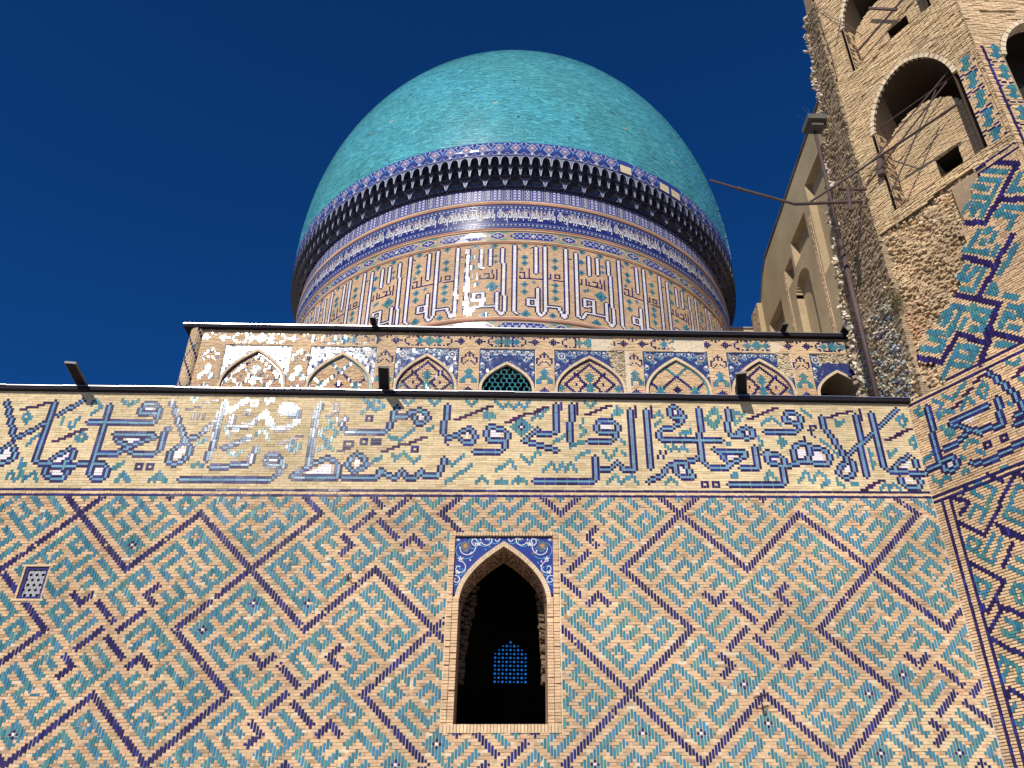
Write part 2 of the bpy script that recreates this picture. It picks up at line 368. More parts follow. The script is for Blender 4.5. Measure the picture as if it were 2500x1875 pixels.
# inscription band
band = bpy.data.objects.new('inscription_band', None); link(band, wall); band['_off'] = (0.0, 0.0, 0.0)
band.matrix_basis = Matrix.Identity(4)
tag(band, 'pale brick band with tall navy and blue Arabic lettering')
GB_ = draw_pattern(outlined=[[(-250, 44), (-243, 30)], [(-243, 27), (-245, 25), (-246, 23)], [(-241, 25), (-240, 21), (-243, 19), (-244, 19)], [(-242, 29), (-232, 36)], [(-229, 39), (-222, 45)], [(-232, 44), (-232, 20), (-230, 19), (-221, 18), (-213, 19)], [(-221, 25), (-226, 21), (-227, 20)], [(-219, 24), (-219, 21), (-221, 20), (-221, 17)], [(-227, 17), (-227, 15), (-224, 13), (-220, 13), (-219, 15), (-219, 16)], [(-211, 43), (-211, 15), (-209, 13), (-206, 13), (-205, 14), (-205, 17), (-207, 19), (-210, 19)], [(-217, 36), (-193, 36)], [(-211, 23), (-204, 23), (-203, 23)], [(-194, 36), (-192, 38), (-192, 42), (-194, 44), (-198, 44), (-199, 42), (-199, 40), (-192, 40)], [(-206, 31), (-192, 31), (-191, 30), (-196, 28), (-199, 26), (-203, 24), (-204, 23)], [(-205, 29), (-200, 26), (-199, 24), (-197, 23), (-190, 23), (-188, 25), (-188, 31), (-187, 34)], [(-188, 45), (-185, 39), (-183, 35), (-180, 30), (-180, 28)], [(-181, 27), (-184, 24), (-184, 20), (-181, 19), (-178, 21), (-177, 23), (-177, 26), (-179, 28)], [(-179, 29), (-175, 31), (-171, 36)], [(-167, 41), (-160, 46)], [(-168, 45), (-169, 38), (-169, 28), (-170, 21)], [(-164, 39), (-164, 35), (-162, 34), (-156, 36), (-156, 37), (-152, 41), (-149, 35), (-146, 34), (-142, 35), (-140, 37), (-140, 42), (-142, 44), (-146, 44), (-146, 41), (-141, 40)], [(-165, 26), (-156, 30)], [(-168, 18), (-155, 19), (-154, 21), (-153, 26)], [(-178, 13), (-146, 13), (-144, 15), (-142, 18), (-143, 21), (-145, 23), (-148, 23), (-149, 21), (-148, 19), (-143, 19)], [(-132, 45), (-133, 40), (-133, 19)], [(-133, 18), (-137, 16), (-138, 14), (-122, 14), (-122, 19), (-124, 21), (-127, 22), (-132, 19)], [(-122, 39), (-123, 36), (-121, 33), (-107, 33), (-105, 35), (-104, 41), (-103, 44)], [(-116, 24), (-118, 22), (-119, 19), (-116, 16), (-112, 19), (-113, 22), (-116, 24)], [(-120, 14), (-108, 14), (-107, 17), (-107, 15), (-106, 17), (-104, 15), (-101, 14), (-99, 17), (-97, 14), (-94, 14), (-92, 17), (-91, 15), (-86, 15), (-85, 17), (-84, 22)], [(-103, 40), (-99, 40), (-98, 42), (-94, 43), (-92, 42), (-91, 39), (-93, 37), (-95, 37), (-96, 40)], [(-84, 45), (-85, 33), (-83, 31), (-80, 32), (-78, 34), (-75, 35), (-73, 32), (-74, 29), (-77, 29), (-79, 31)], [(-73, 25), (-64, 25), (-62, 27), (-61, 33), (-63, 35), (-68, 36), (-69, 33), (-68, 30), (-62, 30)], [(-43, 46), (-43, 34), (-45, 33), (-50, 33)], [(-50, 35), (-53, 32), (-55, 30), (-52, 29), (-49, 28), (-46, 27), (-43, 26)], [(-37, 46), (-38, 30)], [(-31, 30), (-23, 30), (-21, 32), (-20, 37), (-22, 39), (-27, 39), (-28, 36), (-27, 34), (-21, 34)], [(-15, 44), (-15, 18), (-19, 18), (-19, 19), (-21, 21), (-23, 19), (-24, 18), (-27, 18)], [(-29, 23), (-29, 14), (-30, 13), (-51, 13)], [(-9, 44), (-9, 19)], [(-5, 32), (-5, 34), (-3, 36), (-1, 36), (3, 38), (5, 41), (4, 44), (2, 46), (0, 45), (0, 43), (1, 41), (5, 41)], [(-5, 32), (-4, 31), (18, 31)], [(11, 45), (10, 23), (11, 21), (13, 19), (19, 19), (20, 21)], [(10, 24), (8, 23), (4, 21), (0, 21), (-3, 19), (-5, 16), (-10, 13)], [(0, 20), (0, 17), (2, 15), (6, 15), (5, 18), (4, 20)], [(15, 27), (17, 25), (19, 22)], [(16, 26), (26, 26), (26, 24), (22, 22), (19, 20)], [(24, 19), (30, 19), (30, 28)], [(22, 45), (21, 35), (22, 33), (25, 33), (25, 35), (28, 37), (30, 36), (30, 33), (27, 32), (26, 34)], [(35, 35), (46, 35)], [(19, 12), (38, 12), (39, 13), (39, 19), (40, 23), (38, 25), (33, 25), (35, 26), (34, 22), (35, 21), (40, 20)], [(46, 35), (48, 37), (49, 42), (47, 44), (44, 44), (43, 41), (43, 40), (48, 39)], [(49, 30), (45, 29), (44, 26), (44, 23), (45, 22), (56, 21), (57, 24), (56, 27), (53, 28), (50, 29)], [(50, 28), (49, 22)], [(45, 21), (40, 20)], [(57, 42), (57, 38), (59, 33), (61, 29), (62, 26), (63, 23)], [(86, 46), (78, 38)], [(75, 35), (63, 24)], [(63, 22), (60, 20), (59, 17), (61, 15), (64, 16), (65, 19), (65, 22)], [(70, 43), (69, 16)], [(76, 44), (76, 20), (78, 18), (90, 17)], [(86, 25), (81, 21), (80, 19)], [(88, 23), (88, 20)], [(81, 15), (81, 13), (83, 11), (87, 11), (88, 14), (87, 15)]],
    filled=[[(-243.7, 25.1), (-241.8, 25.1), (-241.3, 21.2), (-243.3, 20.6), (-244.9, 20.6), (-245.6, 22.7)], [(-221.5, 23.2), (-220.7, 24.1), (-220.5, 21.1), (-221.6, 19.9), (-224.6, 19.9), (-224.0, 21.7)], [(-224.9, 16.7), (-221.0, 16.7), (-220.5, 14.4), (-224.0, 14.4)], [(-210.0, 17.7), (-207.1, 17.7), (-206.3, 14.5), (-209.3, 14.2)], [(-197.6, 42.5), (-194.1, 42.6), (-194.1, 40.9), (-197.8, 40.9)], [(-202.1, 29.5), (-195.0, 29.5), (-199.1, 27.2), (-200.1, 27.9)], [(-181.2, 26.1), (-179.3, 26.5), (-178.5, 23.8), (-180.5, 21.1), (-182.5, 21.1), (-182.5, 24.7)], [(-144.7, 43.3), (-141.4, 43.4), (-141.5, 41.2), (-144.7, 40.9)], [(-147.0, 21.6), (-144.8, 21.7), (-144.7, 19.9), (-147.1, 19.9)], [(-127.9, 19.1), (-124.4, 19.6), (-124.1, 15.6), (-134.1, 15.5), (-131.6, 17.1)], [(-115.9, 21.9), (-114.5, 21.7), (-114.3, 18.1), (-116.7, 18.5), (-116.8, 21.2)], [(-94.7, 41.7), (-92.7, 41.7), (-93.3, 38.1), (-94.3, 38.5)], [(-77.1, 33.5), (-75.0, 33.5), (-75.1, 30.7), (-76.9, 30.6)], [(-67.1, 34.1), (-63.2, 34.1), (-63.0, 31.3), (-67.2, 31.5)], [(-26.2, 37.5), (-22.9, 37.6), (-23.0, 35.9), (-26.3, 35.8)], [(1.6, 44.1), (3.0, 43.8), (2.7, 42.1), (1.5, 42.6)], [(1.9, 19.1), (3.9, 18.6), (3.3, 16.3), (2.0, 17.2)], [(18.9, 24.7), (22.9, 24.7), (21.1, 23.0), (19.9, 23.2)], [(26.8, 35.2), (28.3, 35.2), (27.9, 33.5), (26.9, 33.7)], [(35.3, 23.9), (38.1, 23.9), (37.8, 21.7), (35.2, 21.9)], [(44.5, 42.5), (46.9, 42.3), (46.4, 40.5), (44.2, 40.7)], [(46.0, 27.1), (48.5, 27.1), (48.2, 23.3), (45.0, 23.2)], [(51.4, 26.4), (54.7, 25.7), (54.6, 22.8), (50.4, 23.0)], [(62.3, 21.0), (63.6, 21.5), (63.7, 17.7), (61.2, 17.2), (61.0, 19.1)], [(86.1, 22.8), (85.8, 19.1), (82.5, 19.1), (82.8, 20.5)], [(82.6, 15.2), (86.0, 14.6), (85.3, 12.7), (82.9, 13.5)]],
    turq=[[(-241, 39), (-239, 37), (-240, 35), (-242, 37), (-241, 39)], [(-227, 37), (-227, 35)], [(-224, 35), (-223, 33), (-221, 37)], [(-218, 31), (-216, 29), (-218, 28), (-220, 29), (-218, 31)], [(-217, 39), (-214, 42), (-217, 45), (-218, 43)], [(-237, 26), (-236, 28), (-234, 30)], [(-237, 20), (-236, 16)], [(-237, 17), (-235, 18)], [(-240, 13), (-239, 15), (-237, 12), (-235, 15), (-234, 12), (-231, 15), (-229, 12)], [(-203, 17), (-200, 19)], [(-207, 45), (-204, 43), (-201, 45)], [(-201, 12), (-199, 15), (-196, 12)], [(-200, 12), (-199, 14), (-197, 12)], [(-189, 12), (-186, 15), (-183, 12)], [(-187, 12), (-186, 14), (-184, 12)], [(-202, 17), (-200, 19)], [(-181, 46), (-180, 45), (-179, 46)], [(-166, 34), (-164, 30)], [(-175, 27), (-172, 29)], [(-175, 18), (-173, 19), (-171, 18)], [(-163, 24), (-160, 22), (-158, 24)], [(-154, 31), (-152, 33), (-149, 29)], [(-140, 28), (-137, 26), (-139, 24), (-142, 26), (-140, 28)], [(-127, 35), (-124, 32), (-127, 28), (-131, 32), (-127, 35)], [(-129, 39), (-127, 36), (-125, 38)], [(-130, 25), (-128, 27), (-125, 25)], [(-153, 46), (-152, 45), (-150, 46)], [(-116, 47), (-113, 45), (-116, 41)], [(-111, 47), (-108, 44), (-111, 42), (-113, 44), (-111, 47)], [(-110, 20), (-107, 22)], [(-101, 47), (-99, 45), (-97, 47)], [(-91, 47), (-89, 45), (-87, 47)], [(-77, 47), (-75, 45), (-73, 47)], [(-66, 47), (-63, 44), (-61, 46), (-59, 44), (-59, 44), (-57, 46), (-55, 44), (-53, 47)], [(-105, 31), (-101, 29), (-96, 34)], [(-91, 34), (-89, 35)], [(-103, 23), (-102, 21), (-99, 24), (-95, 20), (-93, 22)], [(-108, 21), (-107, 22)], [(-69, 42), (-66, 40), (-68, 39), (-70, 40), (-69, 42)], [(-82, 20), (-81, 19), (-77, 23)], [(-83, 12), (-80, 14), (-74, 19)], [(-72, 12), (-70, 14), (-68, 12)], [(-65, 12), (-63, 13), (-61, 12)], [(-63, 13), (-63, 12)], [(-65, 17), (-63, 18), (-60, 21), (-58, 18)], [(-52, 39), (-50, 42), (-49, 40), (-46, 44)], [(-33, 39), (-33, 38)], [(-34, 36), (-32, 34), (-34, 32)], [(-32, 47), (-30, 45), (-28, 47)], [(-21, 43), (-20, 45), (-18, 43), (-22, 41)], [(-44, 29), (-40, 32)], [(-38, 27), (-35, 29), (-33, 29)], [(-36, 22), (-32, 25), (-31, 25)], [(-56, 23), (-53, 20), (-50, 25), (-49, 24)], [(-48, 17), (-45, 20), (-43, 17), (-41, 20), (-40, 17), (-38, 20), (-36, 17)], [(-59, 12), (-57, 14), (-54, 12)], [(-57, 14), (-57, 12)], [(-25, 12), (-22, 15), (-20, 12), (-16, 15), (-14, 12)], [(-26, 25), (-24, 22), (-21, 26)], [(-19, 30), (-18, 29)], [(-19, 25), (-18, 24)], [(-6, 41), (-4, 43), (-3, 41)], [(-6, 37), (-4, 39)], [(3, 33), (7, 35)], [(5, 33), (7, 34)], [(-3, 28), (-1, 26), (0, 28), (2, 26), (4, 28), (5, 26)], [(17, 45), (19, 41), (16, 36), (13, 40), (17, 45)], [(17, 44), (18, 41), (16, 37), (14, 41), (17, 44)], [(20, 29), (21, 29)], [(-4, 12), (-2, 14), (0, 12)], [(20, 15), (22, 16), (22, 15)], [(21, 16), (21, 15)], [(32, 14), (34, 17), (36, 14)], [(34, 17), (33, 14)], [(24, 44), (27, 42), (28, 43)], [(24, 42), (24, 38), (26, 40)], [(34, 38), (38, 41), (41, 38)], [(32, 32), (33, 29), (32, 27)], [(50, 45), (53, 42)], [(62, 40), (62, 38), (63, 39), (63, 38), (65, 40)], [(88, 43), (89, 41), (87, 38), (85, 41), (88, 43)], [(55, 31), (58, 28)], [(59, 26), (60, 24)], [(72, 27), (73, 25), (72, 23), (73, 21), (72, 19)], [(79, 26), (79, 24), (82, 27)], [(44, 13), (47, 17), (49, 13), (52, 17), (55, 13), (52, 11)], [(58, 14), (58, 12), (60, 11)], [(63, 12), (65, 12)], [(73, 10), (75, 12), (76, 10), (78, 12), (80, 10)], [(40, 32), (42, 30), (40, 28), (39, 30), (40, 32)], [(90, 33), (91, 31), (89, 28), (88, 31), (90, 33)]],
    navy=[],
    thin=[[(-179, 40), (-179, 38)], [(-177, 40), (-177, 38)], [(-175, 40), (-175, 38)], [(-127, 45), (-125, 45), (-125, 42), (-127, 43), (-127, 45)], [(-121, 29), (-118, 29), (-118, 27), (-121, 27), (-121, 29)], [(-84, 30), (-83, 28)], [(-41, 47), (-41, 44)], [(-35, 47), (-35, 42)], [(-13, 46), (-13, 41)], [(-7, 46), (-7, 41)], [(-5, 26), (-6, 23)], [(-3, 26), (-4, 23)], [(52, 38), (54, 38), (53, 36), (51, 36), (52, 38)], [(52, 35), (53, 33)], [(49, 33), (49, 30)], [(72, 46), (72, 41)]],
    dashes=[((-243, 41), (-235, 44), 5), ((-227, 28), (-218, 33), 6), ((-181, 42), (-172, 46), 4), ((-144, 28), (-138, 31), 4), ((-122, 25), (-120, 26), 2), ((-128, 40), (-126, 41), 2), ((-80, 39), (-68, 45), 7), ((-106, 25), (-92, 31), 8), ((-61, 38), (-47, 45), 9), ((-31, 42), (-23, 46), 5), ((30, 41), (40, 46), 6), ((60, 42), (68, 45), 5), ((80, 32), (89, 37), 6), ((67, 10), (74, 14), 5)],
    rosettes=[(-194, 18), (-190, 18), (-159, 41), (-157, 45), (-157, 45), (-159, 41), (-114, 29), (-110, 29), (-113, 39), (-95, 26), (-109, 29), (10, 12), (14, 12)],
    flowers=[(-56, 36)], thick=lambda r: False)
keepB = lambda c, r: C_MIN <= c <= C_MAX and 10 <= r <= 48
bands = cells_to_bricks(GB_, keepB, uvF, 4, .004, .005, .010)
for c in range(C_MIN, C_MAX, 4):                        # navy frame lines and soldier course
    for r in (9, 7):
        ua, va = uvF(c - .5, r - .5); ub, vb = uvF(min(c + 3.5, C_MAX + .5), r + .5)
        bands.append(bk(ua, ub, va + .008, vb - .008, glaze_colour('n'), front=.006, gap=.004))
def tan_band(c, r):
    q = rnd.random(); return jit((.64, .515, .315), .06) if q < .75 else jit((.55, .43, .25), .1)
bpl = plain_fill(C_MIN, C_MAX, 10, 48, GB_, keepB, uvF, tan_band, 4, 0., .004, .003, .008)
for c in range(C_MIN, C_MAX + 1):
    ua, va = uvF(c - .5, 7.6); ub, vb = uvF(c + .5, 8.4)
    bpl.append(bk(ua, ub, va - .01, vb + .01, jit((.66, .47, .29), .12), front=.0, gap=.006, depth=.006))
lay('glazed_brick', 'glazed_lettering', f_front, bands, M_BANDGLAZE, band)
lay('brick', 'brickwork', f_front, bpl, M_BRICK, band)
# coping: sheet coloured near-black as its underside's shade, with a bright zinc lip
g = Geo()
for k in range(18):
    a, b = -18.5 + k * 1.69, -18.5 + (k + 1) * 1.69 - .004
    P = [f_front(u, 14.905 + dz, w_) for u in (a, b) for w_, dz in ((.14, 0), (-1.2, 0), (-1.2, .16), (.14, .115 + .01 * math.sin(k * 2.1)))]
    g.add(P, [(0, 4, 7, 3), (3, 7, 6, 2), (1, 5, 4, 0), (0, 3, 2, 1), (4, 5, 6, 7)], (.1, .1, .1))
g.obj('coping', M_SHEET, wall)
g = Geo()
for k in range(18):
    a, b = -18.5 + k * 1.69, -18.5 + (k + 1) * 1.69 - .004
    P = [f_front(u, 15.02 + dz + .01 * math.sin(k * 2.1), w_) for u in (a, b) for w_, dz in ((.165, 0), (-1.2, .05), (-1.2, .065), (.165, .02))]
    g.add(P, [(0, 4, 7, 3), (3, 7, 6, 2), (1, 5, 4, 0), (0, 3, 2, 1), (4, 5, 6, 7)], (.7, .7, .7))
g.obj('coping_lip', M_METAL, wall)
g = Geo(); g.box((-18.5, YF + 1.2, 0), (-1.7, YF + 1.35, 14.8)); g.box((1.5, YF + 1.2, 0), (11.8, YF + 1.35, 14.8)); g.box((-1.7, YF + 1.2, 0), (1.5, YF + 1.35, 5.3)); g.box((-1.7, YF + 1.2, 10.9), (1.5, YF + 1.35, 14.8))
g.obj('rear_face', M_MORTARD, wall)

# main window
win = bpy.data.objects.new('window', None); link(win, wall); win['_off'] = (0.0, 0.0, 0.0); tag(win, 'deep pointed-arch window with blue floral corners')
win.matrix_basis = Matrix.Identity(4)
def arch_v(x, a, h, p=2.15): return h * max(0., 1 - abs(x) / a) ** (1 / p)
def win_top(u, grow=0.): return SPR + arch_v(u - OC, OA + grow, APEX - SPR + grow * 1.15)
NS = 40
g = Geo()                                                # spandrel plate, blue ground
us = np.linspace(OL - .13, OR + .13, NS + 1)
pu0, pu1, ptop = -1.50, 1.20, 10.50
us = np.linspace(pu0, pu1, NS + 1)
for a, b in zip(us, us[1:]):
    va = max(8.9, win_top(a, .14)) if abs(a - OC) < OA + .14 else 8.9; vb = max(8.9, win_top(b, .14)) if abs(b - OC) < OA + .14 else 8.9
    g.add([f_front(a, va, -.06), f_front(b, vb, -.06), f_front(b, ptop, -.06), f_front(a, ptop, -.06)], [(0, 1, 2, 3)], (.030, .050, .24))
g.obj('spandrel', M_FLORA, win)
okw = lambda u, v: pu0 + .03 < u < pu1 - .03 and v < ptop - .02 and v > (win_top(u, .16) if abs(u - OC) < OA + .16 else 8.95)
g = Geo()
for sx in (-1, 1):
    X = lambda x: OC + sx * x
    for cx, cy, r, a0, tn in ((1.02, 10.2, .27, 2.6, 1.2), (.45, 10.42, .2, .5, -1.1), (1.18, 9.62, .2, 1.5, 1.1), (.78, 10.38, .16, 3.0, 1.0), (.2, 10.44, .12, 0., 1.), (1.25, 9.3, .12, 1., 1.)):
        ribbon(g, f_front, [(X(p - OC) if 0 else OC + sx * p, q) for p, q in spiral(cx, cy, r, .04, a0, tn)], .022, -.052, (.70, .70, .72), okw)
        ribbon(g, f_front, [(OC + sx * p, q) for p, q in spiral(cx + .05, cy - .04, r * 1.15, .06, a0 + 1.2, tn)], .018, -.054, (.12, .38, .55), okw)
    blob(g, f_front, OC + sx * 1.05, 10.24, .17, .17, -.050, (.10, .13, .17), petals=8, k=.15, ok=okw)
    blob(g, f_front, OC + sx * 1.05, 10.24, .085, .085, -.046, (.55, .27, .06), petals=6, k=.4, ok=okw)
    for bx, by, s in ((.70, 10.30, .10), (1.16, 9.88, .10), (.42, 10.44, .07), (1.22, 9.5, .09), (.86, 10.05, .05), (1.25, 10.42, .07)):
        blob(g, f_front, OC + sx * bx, by, s, s * .8, -.048, (.72, .71, .68), petals=5, k=.42, rot=rnd.random(), ok=okw)
    for _ in range(26):
        bx, by = rnd.uniform(.05, 1.3), rnd.uniform(9.2, 10.48)
        blob(g, f_front, OC + sx * bx, by, .022, .03, -.047, rnd.choice([(.7, .7, .7), (.5, .17, .14), (.10, .35, .5)]), n=6, ok=okw)
g.obj('floral_scroll', M_FLORA, win)
fb = []                                                  # brick surround
for k in range(64):
    v = 5.62 + k * .0763
    if v > 10.5: break
    for (a, b, fr) in ((WL, WL + .15, .012), (WL + .15, OL - .0, -.0), (OR, OR + .17, .0), (OR + .17, WR, .012)):
        if v > 8.75 and fr == 0: continue
        fb.append(bk(a, b, v, v + .0763, jit((.62, .43, .26), .14), back=-.14, front=fr + (.01 if k % 2 else 0), gap=.006, depth=.012, tilt=.05))
for k in range(36):
    a = WL + k * (WR - WL) / 36
    fb.append(bk(a, a + (WR - WL) / 36, ptop + .005, WT - .01, jit((.63, .45, .28), .12), front=.03, gap=.006, depth=.006))
    fb.append(bk(a, a + (WR - WL) / 36, WB, SILL, jit((.66, .48, .30), .12), back=-.5, front=.02, gap=.006, depth=.006))
for k in range(24):                                      # pilasters beside the spandrel
    v = 8.72 + k * .0763
    if v + .07 > 10.5: break
    for a, b in ((WL + .03, pu0), (pu1, WR - .03)): fb.append(bk(a, b, v, v + .0763, jit((.63, .44, .27), .12), front=.012, gap=.005, depth=.008))
lay('brick', 'surround_brickwork', f_front, fb, M_BRICK, win)
# voussoirs
aps = [(OC - OA, SPR - .0)] + [(OC + x, SPR + arch_v(x, OA, APEX - SPR)) for x in np.linspace(-OA, OA, 400)] 
def arc_pts(a, h, n, base):
    xs = np.concatenate([-a * (1 - (np.linspace(0, 1, 300)) ** 2.15)]); zs = np.linspace(0, 1, 300) * h
    L = np.concatenate([[0], np.cumsum(np.hypot(np.diff(xs), np.diff(zs)))]); t = np.linspace(0, L[-1], n + 1)
    return [(np.interp(q, L, xs), base + np.interp(q, L, zs)) for q in t]
pin = arc_pts(OA, APEX - SPR, 30, SPR); pout = arc_pts(OA + .14, APEX - SPR + .17, 30, SPR)
for sx in (-1, 1):
    for i in range(30):
        q = [pin[i], pin[i + 1], pout[i + 1], pout[i]]; q = [(OC - sx * x, v) for x, v in q]
        cx, cv = sum(p[0] for p in q) / 4, sum(p[1] for p in q) / 4; q = [(cx + (x - cx) * .9, cv + (v - cv) * .9) for x, v in q]
        g = Geo(); c = jit((.66, .50, .33), .1); fr = rnd.uniform(-.005, .012)
        F = [(4, 5, 6, 7), (0, 1, 5, 4), (1, 2, 6, 5), (2, 3, 7, 6), (3, 0, 4, 7)]
        if sx < 0: F = [f[::-1] for f in F]
        g.add([f_front(x, v, -.10) for x, v in q] + [f_front(x, v, fr) for x, v in q], F, c); g.obj('voussoir', M_BRICK, win)
# tunnel: reveals, soffit with dark glazed headers, rough inner wall, room behind
g = Geo(); DP = -1.25
prof = [(OL, SILL)] + [(OC + x, v) for x, v in pin] + [(OC - x, v) for x, v in pin[::-1][1:]] + [(OR, SILL)]
for (a, b) in zip(prof, prof[1:]): g.add([f_front(*a, -.02), f_front(*b, -.02), f_front(*b, DP), f_front(*a, DP)], [(0, 1, 2, 3)], jit((.42, .27, .17), .05))
g.add([f_front(OL, SILL, 0), f_front(OL, SILL, DP), f_front(OR, SILL, DP), f_front(OR, SILL, 0)], [(0, 1, 2, 3)], (.5, .36, .22))
g.obj('reveal', M_BRICK, win)
g = Geo()
for j in range(9):
    for i in range(4, 58):
        if rnd.random() < .45 or (i + j) % 2: continue
        k = i * .5
        if k >= 29: continue
        i0 = int(k); a = np.array(pin[i0]); b = np.array(pin[i0 + 1]); p0 = a + (b - a) * (k - i0); p1 = a + (b - a) * min(1, k - i0 + .45)
        for sx in (-1, 1):
            w0 = -.12 - j * .12; V = [f_front(OC + sx * p0[0] * .996, p0[1] - .006, w0), f_front(OC + sx * p1[0] * .996, p1[1] - .006, w0), f_front(OC + sx * p1[0] * .996, p1[1] - .006, w0 - .1), f_front(OC + sx * p0[0] * .996, p0[1] - .006, w0 - .1)]
            g.add(V, [(0, 1, 2, 3)], (.05, .03, .04))
o = g.obj('soffit_headers', M_GLAZE, win); o['kind'] = 'stuff'
g = Geo()                                                # broken inner arch
for sx, x0 in ((-1, OL), (1, OR)):
    for k in range(260):
        t = rnd.random(); v = 7.0 + 2.6 * t; dx = (.10 + .42 * max(0, t - .2)) * rnd.random() * (1 if sx < 0 else .45)
        y = YF + 1.3 + rnd.random() * .5; s = rnd.uniform(.03, .07)
        g.box((x0 - sx * dx - s, y, v - s * .6), (x0 - sx * dx + s, y + s * 2, v + s * .6), jit((.16, .11, .07), .3))  # darkened so that the tunnel's shade is in the colour
o = g.obj('broken_masonry', M_RUBBLE, win); o['kind'] = 'stuff'
g = Geo()                                                # room
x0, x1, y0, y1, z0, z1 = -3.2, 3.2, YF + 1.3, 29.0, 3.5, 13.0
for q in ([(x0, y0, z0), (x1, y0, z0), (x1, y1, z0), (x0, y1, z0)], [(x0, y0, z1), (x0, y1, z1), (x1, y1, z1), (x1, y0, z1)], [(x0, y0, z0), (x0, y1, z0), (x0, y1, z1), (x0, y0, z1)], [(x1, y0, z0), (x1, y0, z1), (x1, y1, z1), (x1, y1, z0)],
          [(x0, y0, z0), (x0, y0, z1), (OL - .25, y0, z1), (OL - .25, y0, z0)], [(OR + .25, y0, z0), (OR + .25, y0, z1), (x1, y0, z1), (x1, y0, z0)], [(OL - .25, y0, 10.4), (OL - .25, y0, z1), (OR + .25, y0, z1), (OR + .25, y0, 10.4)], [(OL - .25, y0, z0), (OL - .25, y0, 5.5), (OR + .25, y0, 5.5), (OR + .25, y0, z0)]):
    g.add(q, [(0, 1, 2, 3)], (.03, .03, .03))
LX0, LX1, LZ0, LZ1 = -.48, .66, 8.20, 9.62               # far wall with a pierced pointed window
CX = (LX0 + LX1) / 2; nx, nzz = 9, 11; dx = (LX1 - LX0) / nx; dz = (LZ1 - LZ0) / nzz
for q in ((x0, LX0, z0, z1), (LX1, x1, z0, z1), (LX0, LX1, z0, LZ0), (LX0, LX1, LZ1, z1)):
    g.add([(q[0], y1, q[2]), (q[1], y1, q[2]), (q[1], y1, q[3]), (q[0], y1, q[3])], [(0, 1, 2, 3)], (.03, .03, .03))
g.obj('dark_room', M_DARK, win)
g = Geo()
for i in range(nx):
    for j in range(nzz):
        cx, cz = LX0 + (i + .5) * dx, LZ0 + (j + .5) * dz
        A = [(cx - dx / 2, cz - dz / 2), (cx, cz - dz / 2), (cx + dx / 2, cz - dz / 2), (cx + dx / 2, cz), (cx + dx / 2, cz + dz / 2), (cx, cz + dz / 2), (cx - dx / 2, cz + dz / 2), (cx - dx / 2, cz)]
        inside = cz + dz * .3 < LZ0 + .75 + arch_v(cx - CX, .58, .68)
        if not inside: g.add([(x, y1, z) for x, z in A], [tuple(range(8))], (.03, .03, .03)); continue
        star = (i + j) % 2 == 0; m = 16; ring = []
        for k in range(m):
            t = 2 * math.pi * k / m - 3 * math.pi / 4; q = (.26 + .14 * (k % 2)) if star else .25
            ring.append((cx + dx * q * math.cos(t), cz + dz * q * (1 if star else .75) * math.sin(t)))
        outr = []
        for k in range(m):
            a = A[k // 2]; b = A[(k // 2 + 1) % 8]; f = .5 * (k % 2); outr.append((a[0] + (b[0] - a[0]) * f, a[1] + (b[1] - a[1]) * f))
        V = [(x, y1, z) for x, z in outr] + [(x, y1, z) for x, z in ring] + [(x, y1 + .03, z) for x, z in ring]
        g.add(V, [(k, (k + 1) % m, m + (k + 1) % m, m + k) for k in range(m)] + [(m + k, m + (k + 1) % m, 2 * m + (k + 1) % m, 2 * m + k) for k in range(m)], (.02, .03, .10))
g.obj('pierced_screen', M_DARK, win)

# small grille
gr = bpy.data.objects.new('grille', None); link(gr, wall); gr['_off'] = (0.0, 0.0, 0.0); gr.matrix_basis = Matrix.Identity(4); tag(gr, 'small navy-framed window with white hexagon lattice')
g = Geo()
for a, b, c, d in ((GL, GR_, GB, GB + .07), (GL, GR_, GT - .07, GT), (GL, GL + .07, GB + .07, GT - .07), (GR_ - .07, GR_, GB + .07, GT - .07)):
    P = [f_front(x, z, w_) for w_ in (-.2, -.03) for x, z in ((a, c), (b, c), (b, d), (a, d))]; g.add(P, [tuple(q) for q in BOXQ], (.05, .045, .17))
g.obj('frame', M_GLAZE, gr)
g = Geo(); g.add([f_front(x, z, -.19) for x, z in ((GL, GB), (GR_, GB), (GR_, GT), (GL, GT))], [(0, 1, 2, 3)], (.01, .01, .01)); g.obj('dark_backing', M_DARK, gr)
g = Geo(); s = .088
for j in range(-1, 7):
    for i in range(-1, 5):
        cx = GL + .07 + .08 + (i + .5 * (j % 2)) * .158; cz = GB + .12 + j * .137
        if not (GL + .05 < cx < GR_ - .05 and GB + .04 < cz < GT - .04): continue
        for r0, r1, cc in ((.055, .076, (.70, .70, .72)), (.094, .108, (.60, .62, .68))):
            V = []
            for r in (r0, r1):
                for k in range(12):
                    t = math.pi * 2 * k / 12; q = 1 + .12 * math.cos(6 * t); x = min(max(cx + r * q * math.cos(t), GL + .06), GR_ - .06); z = min(max(cz + r * q * math.sin(t), GB + .06), GT - .06)
                    V.append(f_front(x, z, -.07))
            V += [f_front(*(lambda p: (p[0], p[2] - float(lean(p[2])) * p[0]))(v), -.12) for v in V[:12]]
            g.add(V, [(k, (k + 1) % 12, 12 + (k + 1) % 12, 12 + k) for k in range(12)] + [(k, (k + 1) % 12, 24 + (k + 1) % 12, 24 + k) for k in range(12)], cc)
g.obj('lattice', M_GLAZE, gr)
fb = []
for a, b, c, d in ((GL - .12, GL + .3, GT, GT + .06), (GL + .3, GR_ + .1, GT, GT + .06), (GL - .12, GL + .3, GB - .06, GB), (GL + .3, GR_ + .1, GB - .06, GB)): fb.append(bk(a, b, c, d, jit((.70, .52, .33), .06), front=.02, gap=.003))
